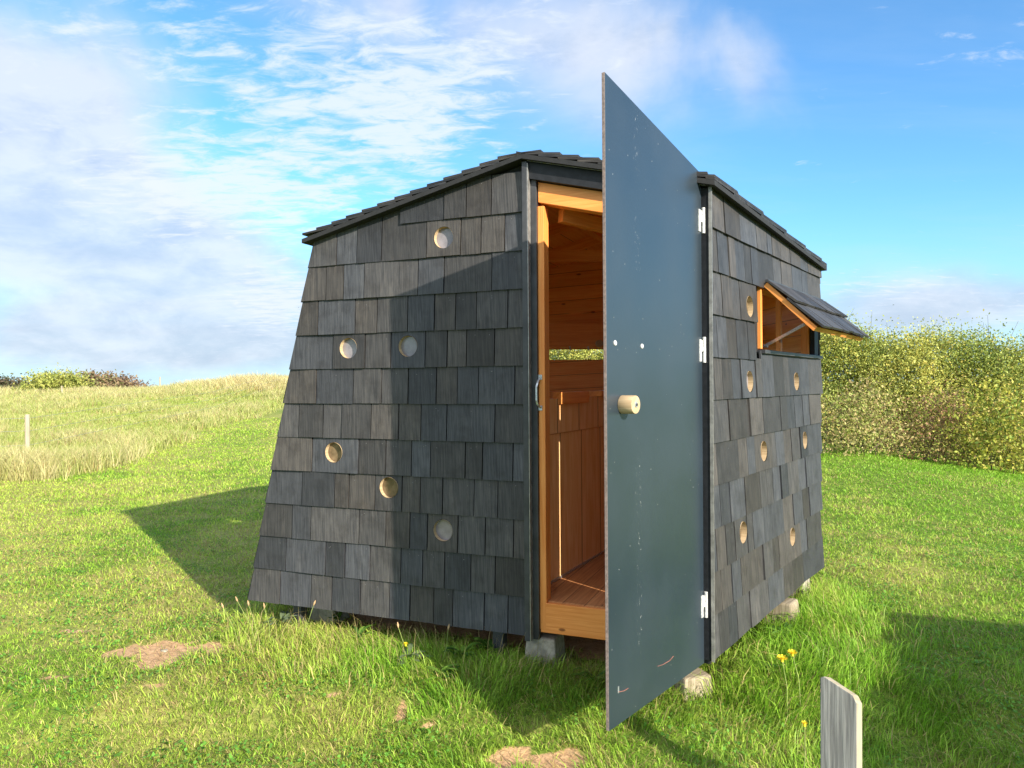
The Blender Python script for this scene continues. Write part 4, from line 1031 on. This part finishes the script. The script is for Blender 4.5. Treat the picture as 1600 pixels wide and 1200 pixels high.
for i, (px, py, Y, dx, lab) in enumerate([(368, 932, 4.15, .12, 'plantain seed head leftmost at the hut corner'), (346, 942, 4.1, .1, 'plantain seed head standing on the grass left of the hut corner'), (387, 938, 4.2, .05, 'plantain seed head below the hut corner'), (412, 942, 4.2, .03, 'plantain seed head in front of the lowest left shingle'),
        (493, 938, 4.15, -.12, 'long leaning plantain seed head in front of the second lowest left shingles'), (621, 972, 3.95, .03, 'pale plantain seed head under the middle of the front wall'), (702, 975, 3.85, -.05, 'brown plantain seed head under the right of the front wall')]):
    seedhead(px, py, Y, dx, lab)
def rosette(px, py, n, L, wd, cols, label, up=.5):
    b = gp(px, py); o = empty('leafy_weed', b, label, 'weed', 'leafy weeds in the grass by the hut'); vv = []; ff = []; cc = []
    for i in range(n):
        a = random.random() * math.tau; l = L * random.uniform(.6, 1.1); e = random.uniform(.25, 1.0) * up; c = np.array(random.choice(cols)) * random.uniform(.8, 1.2); st0 = random.random() * .05
        d = np.array((math.cos(a), math.sin(a), 0)); s_ = np.array((-math.sin(a), math.cos(a), 0)); k = len(vv)
        for t, wq in ((.0, .12), (.3, .75), (.6, 1), (.85, .6), (1, .05)):
            p = d * l * t + np.array((0, 0, .01 + st0 + l * (e * 2 * t - 1.3 * e * t * t)))
            vv += [tuple(p - s_ * wd * wq / 2 + (0, 0, .12 * wd)), tuple(p - (0, 0, .0)), tuple(p + s_ * wd * wq / 2 + (0, 0, .12 * wd))]; cc += [c] * 3
        for r_ in range(4):
            q = k + r_ * 3; ff += [(q, q + 1, q + 4, q + 3), (q + 1, q + 2, q + 5, q + 4)]
    me = mesh_np('leaf_rosette', np.array(vv, float), np.array(ff), np.array(cc), [M['leaf']], 4); ob = bpy.data.objects.new('leaf_rosette', me); C.objects.link(ob); ob.parent = o
GL = [(.10, .22, .03), (.15, .28, .04), (.07, .17, .03)]; GY2 = [(.2, .26, .14), (.15, .2, .10)]
for a in [(440, 985, 16, .14, .03, GY2, 'pale hairy leaved weed below the front left corner of the hut', .6), (640, 1040, 14, .12, .028, GY2, 'grey green leaved weed in front of the middle of the hut wall', .5), (720, 1035, 18, .10, .03, GL, 'bright leafy weed in the shade left of the black hut leg', .8),
          (765, 1030, 16, .10, .03, GL, 'dark leafy weed closest to the black hut leg', .9), (690, 1065, 12, .10, .026, GL, 'low weed in the shade in front of the bright leafy weed', .5), (1230, 1010, 16, .15, .026, GL, 'sprawling weed behind the two big yellow flowers', .7),
          (1190, 1060, 12, .10, .03, GL, 'broad leaved weed below the right corner of the hut', .5), (930, 1075, 12, .12, .02, GL, 'weed behind the lower corner of the open door', .8), (560, 1010, 12, .1, .022, GL, 'sunlit weed under the left half of the front wall', .6), (530, 975, 14, .12, .02, GL, 'tall weed against the foot of the front wall', 1.0)]:
    rosette(*a)

def clover(n):
    Y = 1.9 + 5.5 * RNG.random(n); X = (RNG.random(n) - .5) * 1.7 * Y
    m = (inpoly(X, Y, hutpoly) < .0) & (fbm(X, Y, 3.2, 3, 61) > .56) & (bare(X, Y) < .3); X = X[m]; Y = Y[m]; n = len(X)
    Z = ground_h(X, Y) + .018 + .014 * RNG.random(n); c = np.array((.13, .30, .04)) * (.7 + .7 * RNG.random((n, 1)))
    a = RNG.random(n) * math.tau; r = .0075 * (.7 + .6 * RNG.random(n)); vs = []
    for k in range(4):
        t = a + k * math.tau / 4; vs.append(np.stack([X + r * np.cos(t), Y + r * np.sin(t), Z + r * .5 * RNG.normal(size=n)], 1))
    v = np.stack(vs, 1).reshape(-1, 3); k = np.arange(n) * 4
    return v, np.stack([k, k + 1, k + 2, k + 3], 1), np.repeat(c, 4, 0)
v_, f_, c_ = clover(42000)
co_ = bpy.data.objects.new('clover', mesh_np('clover', v_, f_, c_, [M['leaf']], 4)); C.objects.link(co_); tag(co_, 'small round clover leaves mixed into the lawn', 'clover', kind='stuff')
# pile of stones in soil patch
def pebble(px, py, r, label):
    p = gp(px, py); n = 10; mb = MB(); ring = [(math.cos(math.tau * i / n) * r * random.uniform(.8, 1.3), math.sin(math.tau * i / n) * r * random.uniform(.5, .9)) for i in range(n)]
    mb.solid([Vector((x * .9, y * .9, -.005)) for x, y in ring], [Vector((x * .8, y * .8, r * .45)) for x, y in ring]); o = mb.build('stone', M['concrete'], None, bevel=.003); o.location = p
    tag(o, label, 'stone')
pebble(257, 1018, .022, 'pale flat stone lying in the bare soil patch on the left')

# shed outside the frame whose shadow falls across the lawn on the right -------
sh = empty('shed', (5.6, .2, 0), 'dark timber shed outside the frame at the right', 'shed')
a = Vector((5.38, .98, 0)) - sh.location; dS = Vector((-.48, -.877, 0)); nS = Vector((.877, -.48, 0))
mb = MB(); mb.box(a + Vector((0, 0, -.1)), dS * 2.6, nS * 1.6, (0, 0, 2.08), g=(0, 0, 1)); mb.build('wall', M['greywood'], sh)
mb = MB(); mb.solid([a + Vector((0, 0, 1.985)) - dS * .0, a + dS * 2.6 + Vector((0, 0, 1.985)), a + dS * 2.6 + nS * 1.6 + Vector((0, 0, 1.985)), a + nS * 1.6 + Vector((0, 0, 1.985))],
                    [a + Vector((0, 0, 2.03)), a + dS * 2.6 + Vector((0, 0, 2.03)), a + dS * 2.6 + nS * 1.6 + Vector((0, 0, 2.25)), a + nS * 1.6 + Vector((0, 0, 2.25))]); mb.build('roof', M['roof_shingle'], sh)
